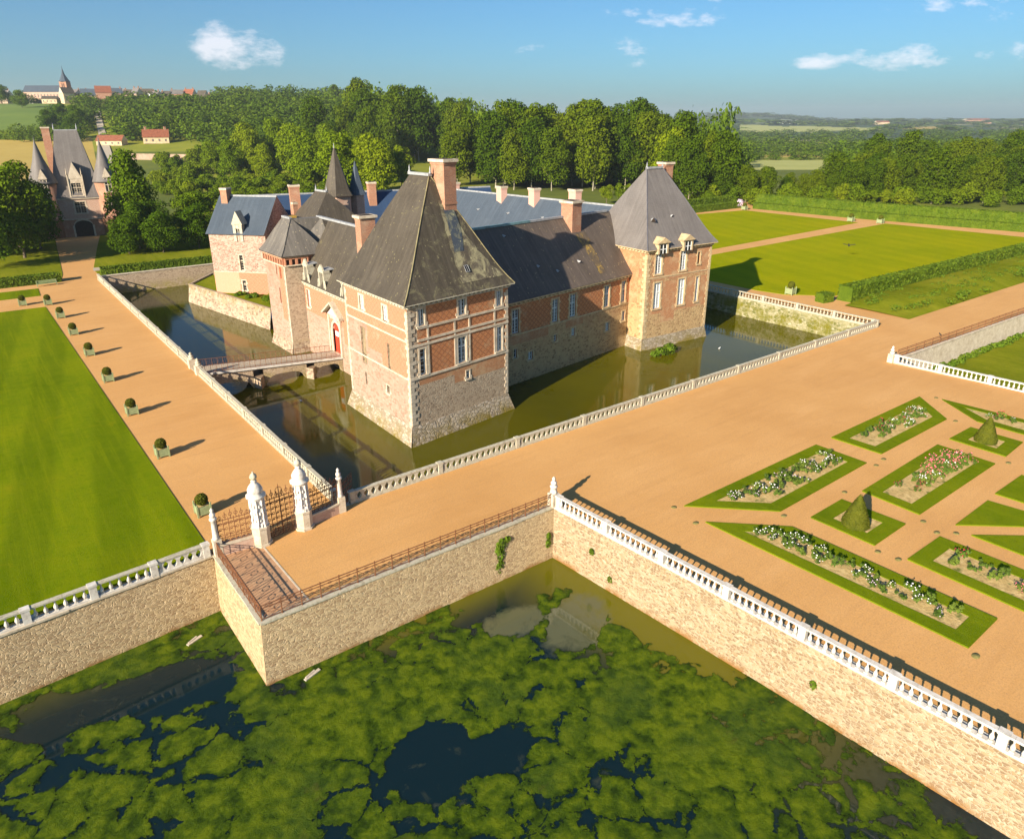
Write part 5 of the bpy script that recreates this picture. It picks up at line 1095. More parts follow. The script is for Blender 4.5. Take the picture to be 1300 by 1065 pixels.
# bench
t = thing('park_bench', (10.5, 151.2, 0), 'pale green slatted bench in front of the hedge at the end of the left lawn', 'bench')
mb = MB(); 
for k in range(4): mb.box(8.9, 150.8 + k * .14, .42, 12.1, 150.9 + k * .14, .47)
mb.build('seat', 'green_paint', t); mb = MB()
for k in range(4): mb.box(8.9, 151.36, .55 + k * .13, 12.1, 151.4, .64 + k * .13)
mb.build('backrest', 'green_paint', t)
for x in (9.0, 12.0):
    for y in (150.85, 151.33): mb = MB(); mb.box(x - .05, y - .05, 0, x + .05, y + .05, .45 if y < 151 else 1.05); mb.build('leg', 'green_paint', t)

# ------------------------------------------------------------------ hedges and small plants
def hedge(pts, w, h, label, z=0., leafn=26, name='hedge', size=.13, round_end=False):
    rng = np.random.default_rng(int(abs(pts[0][0] * 7 + pts[0][1])) + 3); t = thing(name, (pts[0][0], pts[0][1], z), label, 'hedge'); mb = MB(); VV = []
    for a, b in zip(pts[:-1], pts[1:]):
        f = Fr(a, b); n = max(2, int(f.L / 1.5))
        for i in range(n):
            s0, s1 = f.L * i / n, f.L * (i + 1) / n; g = lambda s, o, zz: (lambda q: (q[0], q[1], zz + .05 * mn.noise(Vector((q[0] * .5, q[1] * .5, zz)))))(f(s, o + .06 * mn.noise(Vector((s * .4, o, zz))), zz))
            A = [g(s0, w / 2, z), g(s1, w / 2, z), g(s1, w / 2 - .08, z + h), g(s0, w / 2 - .08, z + h)]; B = [g(s1, -w / 2, z), g(s0, -w / 2, z), g(s0, -w / 2 + .08, z + h), g(s1, -w / 2 + .08, z + h)]
            mb.poly(A); mb.poly(B); mb.poly([A[3], A[2], B[3], B[2]])
            if i == 0: mb.poly([B[1], A[0], A[3], B[2]])
            if i == n - 1: mb.poly([A[1], B[0], B[3], A[2]])
        m = int(f.L * (w + 2 * h) * leafn); m = min(m, 26000)
        s = rng.uniform(0, f.L, m); q = rng.uniform(0, w + 2 * h, m); side1 = q < h; side2 = q > h + w
        o = np.where(side1, w / 2, np.where(side2, -w / 2, w / 2 - (q - h))); zz = np.where(side1, q, np.where(side2, w + 2 * h - q, h)) + z
        c = np.stack([f.p.x + f.d.x * s + f.n.x * o, f.p.y + f.d.y * s + f.n.y * o, zz], 1) + rng.normal(size=(m, 3)) * .035
        nr = np.where(side1[:, None], np.array([f.n.x, f.n.y, .1]), np.where(side2[:, None], np.array([-f.n.x, -f.n.y, .1]), np.array([0, 0, 1.]))) + rng.normal(size=(m, 3)) * .5; nr /= np.linalg.norm(nr, axis=1)[:, None]
        aa = np.cross(nr, rng.normal(size=(m, 3))); aa /= np.linalg.norm(aa, axis=1)[:, None]; bb = np.cross(nr, aa); sz = (size * rng.uniform(.6, 1.4, m))[:, None] * (1 + f.L / 300)
        VV.append(np.stack([c - aa * sz, c - bb * sz, c + aa * sz, c + bb * sz], 1).reshape(-1, 3))
    mb.build('hedge_body', 'leaf_hedge', t); V = np.concatenate(VV) - np.array(t['_o'])[None]; o = bpy.data.objects.new('leaves', quad_mesh('leaves', V, 'leaf_hedge')); COL.objects.link(o); o.parent = t; return t
hedge([(-60, 154.2), (13.0, 154.4)], 2.2, 1.5, 'clipped hedge behind the green bench')
hedge([(19.9, 155.6), (70, 154.2), (108, 153.4)], 1.6, 1.5, 'low clipped hedge behind the far moat wall')
hedge([(109.2, 59.3), (111.6, 58.9)], 1.7, 1.5, 'short stub of clipped hedge beside the gap')
hedge([(113.2, 57.2), (250, 53.0)], 2.4, 2.5, 'long clipped hedge between the east lawn and the grass bank')
hedge([(214.8, 144.5), (217.6, 110.6), (226.5, 64), (236, 20)], 2.5, 2.0, 'front tier of the tall clipped hedge beyond the east lawn')
hedge([(218.8, 146), (222.0, 110.6), (231, 64), (240, 20)], 3.0, 4.4, 'back tier of the tall clipped hedge beyond the east lawn', leafn=14, size=.18)
hedge([(150, 150.0), (213, 149.6)], 2.4, 2.0, 'front tier of the clipped hedge beyond the farther lawn')
hedge([(150, 155.0), (215, 154.6)], 2.6, 3.4, 'back tier of the clipped hedge beyond the farther lawn', leafn=14, size=.18)
hedge([(190, 176), (250, 168)], 2.2, 2.2, 'low dark hedge under the row of clipped round trees', leafn=14, size=.18)
def bush(name, loc, lobes, n, size, mat, label, cat='shrub', up=.35, group=None, seed=1):
    rng = np.random.default_rng(seed); V = leaf_cloud(rng, lobes, n, size, up=up); o = bpy.data.objects.new(name, quad_mesh(name, V, mat)); COL.objects.link(o); o.location = loc; return tag(o, label, cat, group)
def lump(rng, n, r, h): return [(rng.normal() * r * .5, rng.normal() * r * .5, h * rng.uniform(.3, .8), r * .45, r * .45, h * .3) for _ in range(n)]
rg_ = np.random.default_rng(11)
b = thing('water_iris', (74.6, 62.5, -3), 'leafy green water plant growing in the moat in front of the far pavilion', 'water plant')
V = leaf_cloud(rg_, [(0, 0, .5, 1.2, .8, .6), (1.4, -.2, .7, .9, .8, .8), (2.6, .1, .4, .8, .6, .5), (-1.0, .3, .3, .7, .5, .4)], 700, .17, up=.1); o = bpy.data.objects.new('leaves', quad_mesh('leaves', V, 'leaf_fresh')); COL.objects.link(o); o.parent = b
mb = MB()
for k in range(26): x, y = 74.6 + rg_.uniform(-1.6, 3.2), 62.5 + rg_.uniform(-.8, .8); mb.tube((x, y, -3.1), (x + rg_.normal() * .2, y + rg_.normal() * .2, -2.2), .03, 4, .01)
mb.build('stems', 'leaf_fresh', b)
bush('ivy', (26.6, 36.05, -3.6), [(0, 0, .4, .38, .10, .6), (.12, 0, 1.3, .34, .10, .7), (.25, 0, 2.3, .55, .1, .45), (.7, 0, 2.5, .3, .1, .25), (-.05, 0, 1.9, .32, .1, .45)], 700, .10, 'leaf_fresh', 'large bright green ivy climbing the cream pond wall', 'climber', .1)
bush('ivy', (31.2, 35.9, -3.2), [(0, 0, .3, .25, .08, .35), (.05, 0, .9, .2, .08, .3)], 220, .09, 'leaf_fresh', 'small green weed tuft near the inner corner of the pond wall', 'climber', .1)
for x, y, z, l in ((32.2, 30.1, -3.4, 'green weed tuft low on the pale pond wall'), (32.0, 31.9, -1.9, 'small yellowish weed on the pale pond wall'), (33.3, 14.9, -2.4, 'tiny weed on the near part of the pale pond wall')): bush('wall_weed', (x, y, z), [(0, 0, 0, .1, .22, .3)], 130, .07, 'leaf_fresh', l, 'weed', .1, seed=int(x * 9 + y))
# garden terrace planting
for i, (x, y, s, l) in enumerate(((41.3 * K, 117.6 * K, 1.1, 'rounded dark green shrub beside the turret on the garden terrace'), (40.2 * K, 121 * K, .7, 'leafy perennials in the middle of the garden terrace'), (38.3 * K, 124.6 * K, .6, 'low leafy plants on the garden terrace'), (36.8 * K, 128. * K, .5, 'ground plants at the left end of the garden terrace'), (39.6 * K, 116.2 * K, .55, 'bright green clump by the terrace wall'))):
    bush('garden_shrub', (x, y, 0), [(rg_.normal() * s, rg_.normal() * s, s * .5, s * .8, s * .8, s * .7) for _ in range(5)], 900, .11, 'leaf_fresh' if i else 'leaf_chestnut', l, 'shrub', seed=i)
bush('flowering_shrub', (212.5, 149.0, 0), [(0, 0, 1.6, 1.2, 1.2, 1.2), (1.0, .5, 1.2, .9, .9, .9), (-1.2, 0, 1., .8, .8, .8)], 700, .22, 'petal_lilac', 'pale pink flowering shrub at the far corner of the hedge', 'shrub')
# ragged grass at the foot of the sunken wall
V = leaf_cloud(np.random.default_rng(3), [(x, 0 - (x - 94) * .041 + rg_.normal() * .3, .3, .9, .5, .5) for x in np.arange(93, 150, 1.4)], 5200, .16); o = bpy.data.objects.new('rough_grass_edge', quad_mesh('rough_grass_edge', V, 'leaf_fresh')); COL.objects.link(o); o.location = (0, 36.6, -3.4); tag(o, 'long unmown grass along the foot of the sunken wall', kind='stuff')
# long grass on the bank and fringes of the lawns
V = leaf_cloud(np.random.default_rng(4), [(x, 45.5 + rg_.uniform(0, 9.3) - (x - 110) * .02, .9, 1.4, .9, .35) for x in np.arange(112, 250, .8)], 9000, .14); o = bpy.data.objects.new('bank_grass', quad_mesh('bank_grass', V, 'leaf_fresh')); COL.objects.link(o); tag(o, 'tufts of long grass on the bank', kind='stuff')

# ------------------------------------------------------------------ flower beds
beds = [('A', [(39.9, 30.0), (45.1, 25.0), (58.3, 25.1), (58.2, 29.8)], 'wedge shaped bed of pale roses at the tip nearest the terrace'), ('B', [(60.8, 29.8), (61.1, 25.2), (74.1, 25.1), (78.3, 29.6)], 'bed of white roses at the far edge of the parterre'),
        ('C', [(79.4, 27.8), (75.9, 23.0), (76.1, 9.5), (80.9, 9.7)], 'narrow rose bed alongside the short white balustrade'), ('D', [(69.3, 18.2), (73.9, 18.4), (73.8, 22.8), (69.3, 22.9)], 'small square bed round the farther yew cone'),
        ('E', [(53.0, 18.3), (67.0, 18.2), (67.1, 23.0), (53.1, 22.8)], 'central bed with bright pink roses'), ('F', [(46.2, 18.3), (50.8, 18.3), (50.5, 23.1), (46.1, 23.1)], 'small square bed round the nearer yew cone'),
        ('G', [(39.3, 27.5), (40.2, 9.9), (44.3, 9.9), (43.8, 23.2)], 'long bed of white roses parallel to the white balustrade'), ('H', [(46.3, 16.1), (46.4, 4.), (51.2, 4.), (51.1, 11.8), (51.0, 16.0)], 'sparse bed with a few pink roses at the right edge'),
        ('I', [(61.1, 16.1), (61.4, 12.2), (66.2, 8.), (66.4, 16.0)], 'plain turf bed behind the diagonal paths'), ('J', [(53.6, 16.0), (57.6, 12.6), (60.0, 12.6), (59.4, 16.0)], 'small plain turf wedge in the middle of the parterre'), ('K', [(53.0, 14.7), (53.2, 8.), (56., 8.), (56.8, 11.6)], 'thin plain turf wedge at the right edge')]
BED = {}
def inset(P, d):
    n = len(P); out = []
    for i in range(n):
        p0, p1, p2 = Vector(P[i - 1]), Vector(P[i]), Vector(P[(i + 1) % n]); a = (p1 - p0).normalized(); b = (p2 - p1).normalized(); na, nb_ = Vector((-a.y, a.x)), Vector((-b.y, b.x)); m = (na + nb_); m /= max(.3, m.dot(na)); q = p1 + m * d; out.append((q.x, q.y))
    return out
for k, P, l in beds:
    area = sum(P[i - 1][0] * P[i][1] - P[i][0] * P[i - 1][1] for i in range(len(P)))
    if area < 0: P = P[::-1]
    t = thing('flower_bed', (P[0][0], P[0][1], 0), l, 'flower bed', 'turf edged beds of the parterre'); mb = MB(); I = inset(P, 1.1); n = len(P)
    if k in 'IJK': mb.prism(P, -.02, .10)
    else:
        for i in range(n):
            j = (i + 1) % n; mb.hexa([(*P[i], -.02), (*P[j], -.02), (*I[j], -.02), (*I[i], -.02), (*P[i], .10), (*P[j], .10), (*I[j], .10), (*I[i], .10)])
        m2 = MB(); J = inset(P, 1.12); m2.prism(J, -.02, .06); m2.build('soil_bed', 'soil', t); BED[k] = J
    mb.build('turf_border', 'turf', t)
def rose_proto(i, petal, nf, r=.40, h=.58):
    rng = np.random.default_rng(100 + i); root = bpy.data.objects.new('rose_bush', None); COL.objects.link(root); lob = [(rng.normal() * r * .5, rng.normal() * r * .5, h * rng.uniform(.25, .85), r * .42, r * .42, h * .28) for _ in range(5)]
    o = bpy.data.objects.new('leaves', quad_mesh('leaves', leaf_cloud(rng, lob, 260, .065, shell=(.3, 1.1)), 'leaf_rose')); COL.objects.link(o); o.parent = root
    if nf:
        d = leaf_cloud(rng, [(x, y, z + .06, a * 1.1, b, c) for x, y, z, a, b, c in lob], nf, .001, shell=(.95, 1.2))[::4]; mb = MB()
        for p in d: p = (p[0], p[1], max(.2, p[2])); q = rng.uniform(.03, .058); mb.mesh([(p[0] + q, p[1], p[2]), (p[0], p[1] + q, p[2]), (p[0] - q, p[1], p[2]), (p[0], p[1] - q, p[2]), (p[0], p[1], p[2] + q), (p[0], p[1], p[2] - q)], [(0, 1, 4), (1, 2, 4), (2, 3, 4), (3, 0, 4), (1, 0, 5), (2, 1, 5), (3, 2, 5), (0, 3, 5)])
        mb.build('blossoms', petal, root, origin=(0, 0, 0))
    return root
RP = {'w': [rose_proto(i, 'petal_white', 10 + 3 * i) for i in range(3)], 'l': [rose_proto(5 + i, 'petal_lilac', 10) for i in range(2)], 'p': [rose_proto(8 + i, 'petal_pink', 30, .5, .8) for i in range(2)], 'r': [rose_proto(12, 'petal_red', 14, .35, .6)], 'g': [rose_proto(14 + i, None, 0, .38, .6) for i in range(2)]}
def inpoly(x, y, P):
    c = False
    for i in range(len(P)):
        (x0, y0), (x1, y1) = P[i - 1], P[i]
        if (y0 > y) != (y1 > y) and x < (x1 - x0) * (y - y0) / (y1 - y0) + x0: c = not c
    return c
names = {'w': 'white', 'l': 'pale lilac', 'p': 'bright pink', 'r': 'dark red', 'g': 'flowerless green'}
bedname = {'A': 'in the wedge bed nearest the terrace', 'B': 'in the far bed of the parterre', 'C': 'in the narrow bed by the short balustrade', 'E': 'in the central bed', 'G': 'in the long front bed', 'H': 'in the sparse right hand bed'}
def roses(k, n, mix, seed, dmin=.55, box=None):
    rng = random.Random(seed); P = inset(BED[k], .35); xs = [p[0] for p in P]; ys = [p[1] for p in P]; got = []; tries = 0
    if box: xs = [box[0], box[1]]; ys = [box[2], box[3]]
    while len(got) < n and tries < 4000:
        tries += 1; x, y = rng.uniform(min(xs), max(xs)), rng.uniform(min(ys), max(ys))
        if not inpoly(x, y, P) or any((x - a) ** 2 + (y - b) ** 2 < dmin ** 2 for a, b in got): continue
        got.append((x, y)); c = rng.choice(mix); o = copy_tree(rng.choice(RP[c]), (x, y, .05), rng.uniform(0, 6.28), [rng.uniform(.75, 1.25)] * 3, '%s rose bush %s' % (names[c], bedname[k]), '%s rose bushes %s' % (names[c], bedname[k])); o['category'] = 'rose bush'
roses('A', 9, 'lwg', 1, .5, (43, 47.5, 25, 29)); roses('A', 14, 'glgg', 2, .5, (47.5, 53, 25, 29)); roses('A', 9, 'wwlg', 3, .6, (53, 59, 25, 30))
roses('B', 20, 'wwggr', 4, .6, (65, 78, 25, 30)); roses('B', 3, 'g', 5, .8, (61, 65, 25, 30)); roses('C', 16, 'wgrl', 6, .7)
roses('E', 24, 'ppggg', 7, .48, (59, 66, 18, 23)); roses('E', 10, 'wg', 17, .55, (58, 66, 19, 21)); roses('E', 5, 'rrg', 8, .7, (55.5, 58.5, 18, 23)); roses('G', 22, 'wwggl', 9, .75, (41, 43.5, 11, 22.3)); roses('G', 6, 'wwwg', 19, .6, (40, 43, 22, 26)); roses('H', 14, 'gprg', 10, .7)
for v in RP.values():
    for r in v: retire(r)
for (x, y, l, s) in ((47.7, 20.5, 'clipped yew cone in the nearer square bed', 1.0), (71.3, 20.6, 'clipped yew cone in the farther square bed', .98)):
    t = thing('yew_cone', (x, y, 0), l, 'topiary'); rng = np.random.default_rng(int(x)); m = 5200; q = 1 - np.sqrt(rng.random(m)); a = rng.uniform(0, 6.283, m); h = 2.5 * s; rr = (1.0 * s) * (1 - q) ** .85 * np.where(q < .08, .92, 1) + .02
    c = np.stack([np.cos(a) * rr, np.sin(a) * rr, q * h + .12], 1) + rng.normal(size=(m, 3)) * .02; nr = np.stack([np.cos(a), np.sin(a), np.full(m, .5)], 1) + rng.normal(size=(m, 3)) * .35; nr /= np.linalg.norm(nr, axis=1)[:, None]
    aa = np.cross(nr, rng.normal(size=(m, 3))); aa /= np.linalg.norm(aa, axis=1)[:, None]; bb = np.cross(nr, aa); o = bpy.data.objects.new('leaves', quad_mesh('leaves', np.stack([c - aa * .05, c - bb * .05, c + aa * .05, c + bb * .05], 1).reshape(-1, 3), 'leaf_box')); COL.objects.link(o); o.parent = t
    mb = MB(); mb.lathe((x, y, 0), [(.84 * s, .05), (.95 * s, .15), (.94 * s, .3)] + [(.97 * s * (1 - k / 8) ** .85, .12 + h * k / 8) for k in range(1, 8)] + [(.02, h + .05)], 20); mb.build('clipped_body', 'leaf_box', t)
# little drain gratings at the bed corners
dr = MB(); dr.lathe((0, 0, 0), [(.26, 0), (.25, .012), (.02, .02)], 10); D0 = dr.build('drain_grating', 'dark_green', origin=(0, 0, 0)); first = True
for i, (x, y, l) in enumerate(((39.2, 30.4, 'drain tuft at the tip of the wedge bed'), (38.7, 27.9, 'drain tuft at the tip of the long front bed'), (60.3, 24.6, 'drain tuft right of the wedge bed, second row'), (58.6, 24.4, 'drain tuft at the right corner of the wedge bed'), (44.8, 24.5, 'drain tuft between the wedge bed and the near cone'), (45.7, 17.8, 'drain tuft below the near cone bed'),
                               (45.9, 16.5, 'drain tuft at the corner of the sparse bed'), (39.9, 9.4, 'drain tuft at the near end of the long front bed'), (52.3, 17.7, 'drain tuft right of the near cone bed'), (51.5, 16.4, 'drain tuft left of the turf wedges'), (52.5, 15.5, 'drain tuft at the tip of the turf wedges'), (79.5, 28.4, 'drain tuft beyond the far bed'), (74.4, 24.4, 'drain tuft between the far bed and far cone'), (51.9, 23.6, 'drain tuft above the near cone bed'), (68.2, 17.6, 'drain tuft left of the far cone bed'))):
    o = D0 if i == 0 else D0.copy()
    if i: COL.objects.link(o)
    o.location = (x, y, .008); o.scale = (1 + .3 * ((i * 7) % 5) / 5, .8, 1); tag(o, l, 'drain', 'drains between the beds')
# odds and ends
t = thing('folded_tarpaulin', (73.6, 16.2, 0), 'blue and white bundle lying on the path beside the farther square bed', 'tarpaulin'); mb = MB()
for k in range(14): a, r = k * .9, .25 + .05 * k; mb.lathe((73.6 + math.cos(a) * r, 16.2 + math.sin(a) * r * .6, .0), [(.30, 0), (.34, .12), (.2, .3 + .02 * (k % 5)), (.03, .42)], 7)
mb.build('blue_folds', 'tarp_blue', t); mb = MB(); mb.prism([(72.9, 15.2), (74.6, 15.0), (75, 16.2), (73.9, 16.6), (72.7, 16.1)], 0.0, .14); mb.build('white_sheet', 'tarp_white', t)
for p0, p1, l in (((11.0, 35.2), (12.1, 35.55), 'pale broken plank floating by the terrace wall'), ((6.1, 42.9), (7.1, 43.3), 'small pale plank floating near the left pond wall')):
    mb = MB(); mb.bar((*p0, -4.38), (*p1, -4.38), .22, .08); mb.bar((p0[0] + .1, p0[1] + .12, -4.32), (p1[0] - .3, p1[1] + .06, -4.32), .1, .06); tag(mb.build('floating_plank', 'wood_pale'), l, 'plank')
def bird(loc, rz, mat, label, s=1., up=False):
    pts = [(-.22, 0, .1), (-.05, 0, .13), (.1, 0, .16), (.17, 0, .26), (.24, 0, .27)]; mb = MB(); rr = [.02, .08, .07, .035, .03]; c, q = math.cos(rz), math.sin(rz); T = lambda p: (loc[0] + s * (p[0] * c - p[1] * q), loc[1] + s * (p[0] * q + p[1] * c), loc[2] + s * p[2])
    for a, b, r0, r1 in zip(pts[:-1], pts[1:], rr[:-1], rr[1:]): mb.tube(T(a), T(b), r0 * s, 8, r1 * s)
    mb.tube(T((.24, 0, .27)), T((.31, 0, .26)), .015 * s, 5, .003)
    for e in (-1, 1):
        if up: mb.mesh([T((.08, e * .03, .17)), T((-.1, e * .03, .15)), T((-.16, e * .55, .26)), T((.02, e * .45, .28))], [(0, 1, 2, 3), (3, 2, 1, 0)])
        else: mb.tube(T((0, e * .03, .1)), T((0, e * .03, -.02)), .01 * s, 4)
    tag(mb.build('bird', mat), label, 'bird')
bird((100.5, 37.1, 1.16), 1., 'feather_dark', 'small dark bird perched on the long path railing', 1.1)
bird((150.5, 77.0, 2.5), .6, 'feather_dark', 'dark bird flying low over the east lawn', 2.4, True)
bird((83.4, 59.2, -3.), 0, 'feather_white', 'white bird on the blue water right of the far pavilion', 1.0)
bird((27.6, 76.5, -3.), 2, 'feather_white', 'white bird on the moat below the footbridge', .8)

# ------------------------------------------------------------------ trees
P = {
 'chestnut': [tree_proto('chestnut_tree', 21 + i, 12.5, 17, 1.6, 40, 10500, .30, 'leaf_chestnut', k) for i, k in enumerate(('round', 'cone', 'round'))],
 'forest': [tree_proto('forest_tree', 41 + i, 16.5, 30, 2.5, 58, 10500, .46, 'leaf_forest', k, 'pale_bark') for i, k in enumerate(('tall', 'round', 'tall', 'round'))],
 'lime': [tree_proto('lime_tree', 61 + i, 15, 24, 2, 50, 8500, .44, 'leaf_lime', 'round') for i in range(2)],
 'orchard': [tree_proto('orchard_tree', 71 + i, 7.5, 6.2, .8, 18, 3000, .28, 'leaf_orchard', 'round', tw=.16) for i in range(3)],
 'clipped': [tree_proto('clipped_tree', 81 + i, 6.0, 7.6, 2.0, 16, 3400, .22, 'leaf_orchard', 'round', tw=.18) for i in range(2)],
}
crng = random.Random(3); used_cat = {'chestnut': 'tree', 'forest': 'tree', 'lime': 'tree', 'orchard': 'fruit tree', 'clipped': 'clipped tree'}
def plant(kind, x, y, s, label, group=None, v=None, sz=None, z=None):
    o = copy_tree(P[kind][crng.randrange(len(P[kind])) if v is None else v], (x, y, (terrain(x, y) if not inside_estate(x, y) else 0) if z is None else z), crng.uniform(0, 6.28), (s, s, s * (sz or crng.uniform(.9, 1.1))), label, group); o['category'] = used_cat[kind]; return o
# near left group
for x, y, s, h, l in ((4.5, 176, .95, 1.05, 'leftmost chestnut at the frame edge, left of the avenue'), (10.0, 186, 1.05, 1.1, 'dense dark chestnut with a pale trunk beside the avenue, near the hedge'), (14.0, 197, .95, .95, 'chestnut left of the avenue closest to the gatehouse'), (2., 193, 1.1, 1.15, 'chestnut behind the front row, left of the avenue'), (-6, 205, 1.15, 1.15, 'tall chestnut farther left behind the avenue group'), (7, 210, 1., 1., 'chestnut close behind the left turret of the gatehouse'), (-14, 190, 1.1, 1.2, 'chestnut cut by the left frame edge')):
    plant('chestnut', x, y, s, l, None, None, h)
for x, y, s, h, v, l in ((34.5, 194, 1.05, 1.2, 1, 'tallest cone shaped chestnut right of the gatehouse'), (29.0, 177, .62, .8, 0, 'small chestnut at the grass edge right of the avenue'), (35.5, 175, .62, .85, 2, 'small chestnut right of the moat side path start'), (43.5, 176, .66, .9, 0, 'small chestnut above the pink block gable end'), (36.5, 186, .72, .85, 2, 'chestnut behind the small ones, right of the avenue'), (46, 190, .8, .85, 0, 'spreading chestnut behind the blue roof'), (53, 180, .7, .8, 2, 'chestnut immediately beyond the blue slate roof'), (32.5, 184, .7, .9, 1, 'narrow chestnut in front of the cone shaped one')):
    plant('chestnut', x, y, s, l, None, v, h)
def scatter(kind, b0, b1, r0, r1, step, sc, label, group, jit=.58, keep=1., sz=None, skip=None, v=None, cap=999):
    n = 0; r = r0
    while r <= r1:
        b = b0 + crng.random() * step / r * 960
        while b <= b1 and n < cap:
            bb = b + crng.uniform(-jit, jit) * step / r * 960; rr = r + crng.uniform(-jit, jit) * step
            if crng.random() < keep and not (skip and skip(bb, rr)):
                x, y = pol(bb, rr); plant(kind, x, y, sc * crng.uniform(.74, 1.2), label, group, v, sz); n += 1
            b += step / r * 960
        r += step * .85
    return n
meadow = lambda b, r: -190 < b < -60 and r < 445
cnt = 0
cnt += scatter('orchard', -480, -215, 222, 330, 11.5, 1.05, 'low round orchard tree between the gatehouse and the wood', 'orchard trees beyond the château', sz=.85, skip=lambda b, r: r < 222 or (b < -430 and r < 260))
cnt += scatter('orchard', -455, -300, 345, 440, 15, 1.15, 'orchard tree on the slope below the old wall', 'orchard trees on the slope')
cnt += scatter('lime', -370, -215, 345, 400, 19, .95, 'yellow green lime tree in the bright wood left of the spires', 'yellow green lime trees left of the spires', sz=.95)
cnt += scatter('lime', -270, -160, 275, 335, 17, .86, 'bright lime tree behind the slender spire', 'bright lime trees behind the spires', sz=.98)
cnt += scatter('forest', -235, -175, 420, 470, 17, .9, 'dark tree above the lime wood, left of the meadow', 'dark trees left of the meadow')
cnt += scatter('forest', -60, 240, 318, 360, 11.5, 1.0, 'tall forest tree in the front rank behind the blue roof', 'front rank of the wood behind the château', sz=1.04)
cnt += scatter('forest', -205, -40, 452, 500, 15, 1.12, 'tall forest tree beyond the sloping meadow', 'forest trees beyond the meadow', sz=1.1)
cnt += scatter('forest', 215, 300, 268, 300, 14, .92, 'big dark tree rising right of the far pavilion roof', 'big dark trees right of the far pavilion', sz=1.02)
plant('lime', *pol(205, 285), .95, 'tallest rounded tree behind the far pavilion roof', None, 0, 1.12)
cnt += scatter('forest', 262, 425, 264, 285, 10.5, .43, 'lower belt tree behind the far end of the tall clipped hedge', 'lower belt trees behind the tall hedge', sz=.9)
cnt += scatter('forest', 425, 760, 262, 300, 12.5, .64, 'belt tree behind the tall clipped hedge', 'belt of trees behind the tall hedge', sz=.88)
cnt += scatter('orchard', 255, 760, 254, 262, 8.5, .95, 'low bushy tree filling the gap between the tall hedge and the belt', 'bushy trees behind the tall hedge')
cnt += scatter('forest', 440, 720, 330, 375, 20, .72, 'taller tree standing behind the right belt', 'taller trees behind the right belt', sz=.95)
for k in range(14):
    x, y = 186 + k * 5.2, 186 - k * 1.1; plant('clipped', x, y, .86, 'clipped round headed tree in the row above the far lawn', 'row of clipped round headed trees', k % 2, 1., 0)
print('trees', cnt)
# far woods: one canopy mass per distance, nobody could count them
def canopy(name, zones, label, leafn, lsz, seed):
    rng = np.random.default_rng(seed); VV = []; tot = 0
    proto = [leaf_cloud(rng, crown_lobes(rng, 1., 1., .0, 14, 'round'), leafn, lsz, up=.5) for _ in range(5)]
    for b0, b1, r0, r1, step, w, h, skip in zones:
        r = r0
        while r < r1:
            b = b0 + rng.random() * step / r * 960
            while b < b1:
                bb = b + rng.uniform(-.4, .4) * step / r * 960; rr = r + rng.uniform(-.4, .4) * step
                if not (skip and skip(bb, rr)):
                    x, y = pol(bb, rr); z = terrain(x, y); q = proto[rng.integers(5)]; a = rng.uniform(0, 6.28); s = w * rng.uniform(.75, 1.3); hh = h * rng.uniform(.75, 1.2)
                    V = np.stack([x + s * (q[:, 0] * math.cos(a) - q[:, 1] * math.sin(a)), y + s * (q[:, 0] * math.sin(a) + q[:, 1] * math.cos(a)), z + hh * q[:, 2] - .4], 1); VV.append(V); tot += 1
                b += step / r * 960
            r += step * .8
    V = np.concatenate(VV); c = V.mean(0); o = bpy.data.objects.new(name, quad_mesh(name, V - c, 'leaf_far')); COL.objects.link(o); o.location = tuple(c); tag(o, label, kind='stuff'); print(name, tot)
road = lambda b, r: abs(b - (-518)) < 4200 / r + 4
def skipmid(b, r): return road(b, r)
canopy('hill_woods', [(-500, -160, 470, 640, 14, 21, 14, lambda b, r: road(b, r) or (r < 520 and b < -400)), (-545, -120, 640, 770, 16, 23, 13, road), (-640, -120, 770, 872, 14, 18, 8, lambda b, r: road(b, r) or (b < -545 and r < 862)), (-372, -60, 872, 1000, 18, 24, 17, None), (-640, -545, 520, 545, 7, 9, 9, None), (-585, -535, 560, 700, 14, 15, 9, road), (-60, 270, 375, 430, 13, 14, 30, None), (-200, 60, 515, 640, 17, 18, 31, None), (-690, -500, 880, 985, 24, 11, 7, lambda b, r: road(b, r) or r < 885)], 'woods climbing toward the village and behind the château wood', 260, .055, 5)
pale = lambda b, r: (300 < b < 420 and 450 < r < 650) or (300 < b < 440 and 690 < r < 770)
canopy('valley_woods', [(240, 760, 385, 470, 17, 16, 13, lambda b, r: (300 < b < 425 and r > 400)), (415, 760, 470, 640, 18, 17, 15, None), (240, 305, 400, 900, 16, 16, 14, None), (295, 760, 650, 700, 18, 16, 10, None), (430, 760, 700, 1100, 30, 22, 14, None), (250, 760, 770, 1200, 40, 24, 12, lambda b, r: rgap(b, r))] if False else
       [(240, 760, 385, 445, 17, 16, 13, lambda b, r: 285 < b < 430), (418, 760, 445, 640, 18, 17, 15, None), (230, 305, 400, 900, 16, 16, 14, None), (295, 760, 655, 690, 15, 14, 8, None), (438, 760, 700, 900, 24, 20, 13, None), (230, 780, 765, 960, 26, 22, 11, None), (200, 800, 1000, 1900, 62, 38, 13, lambda b, r: mn.noise(Vector((b * .012, r * .003, 0))) > .22)], 'woods and hedgerows filling the valley on the right', 200, .065, 6)
canopy('distant_hedgerows', [(180, 800, 1950, 3300, 120, 75, 14, lambda b, r: mn.noise(Vector((b * .02, r * .0022, 2))) > .02 or far_field(b, r) or far_field(b, r + 60)), (180, 800, 3300, 6800, 260, 190, 22, lambda b, r: mn.noise(Vector((b * .02, r * .001, 6))) > .1), (250, 372, 5200, 7000, 190, 220, 26, None)], 'far hedgerows and woods on the horizon hills', 90, .10, 7)
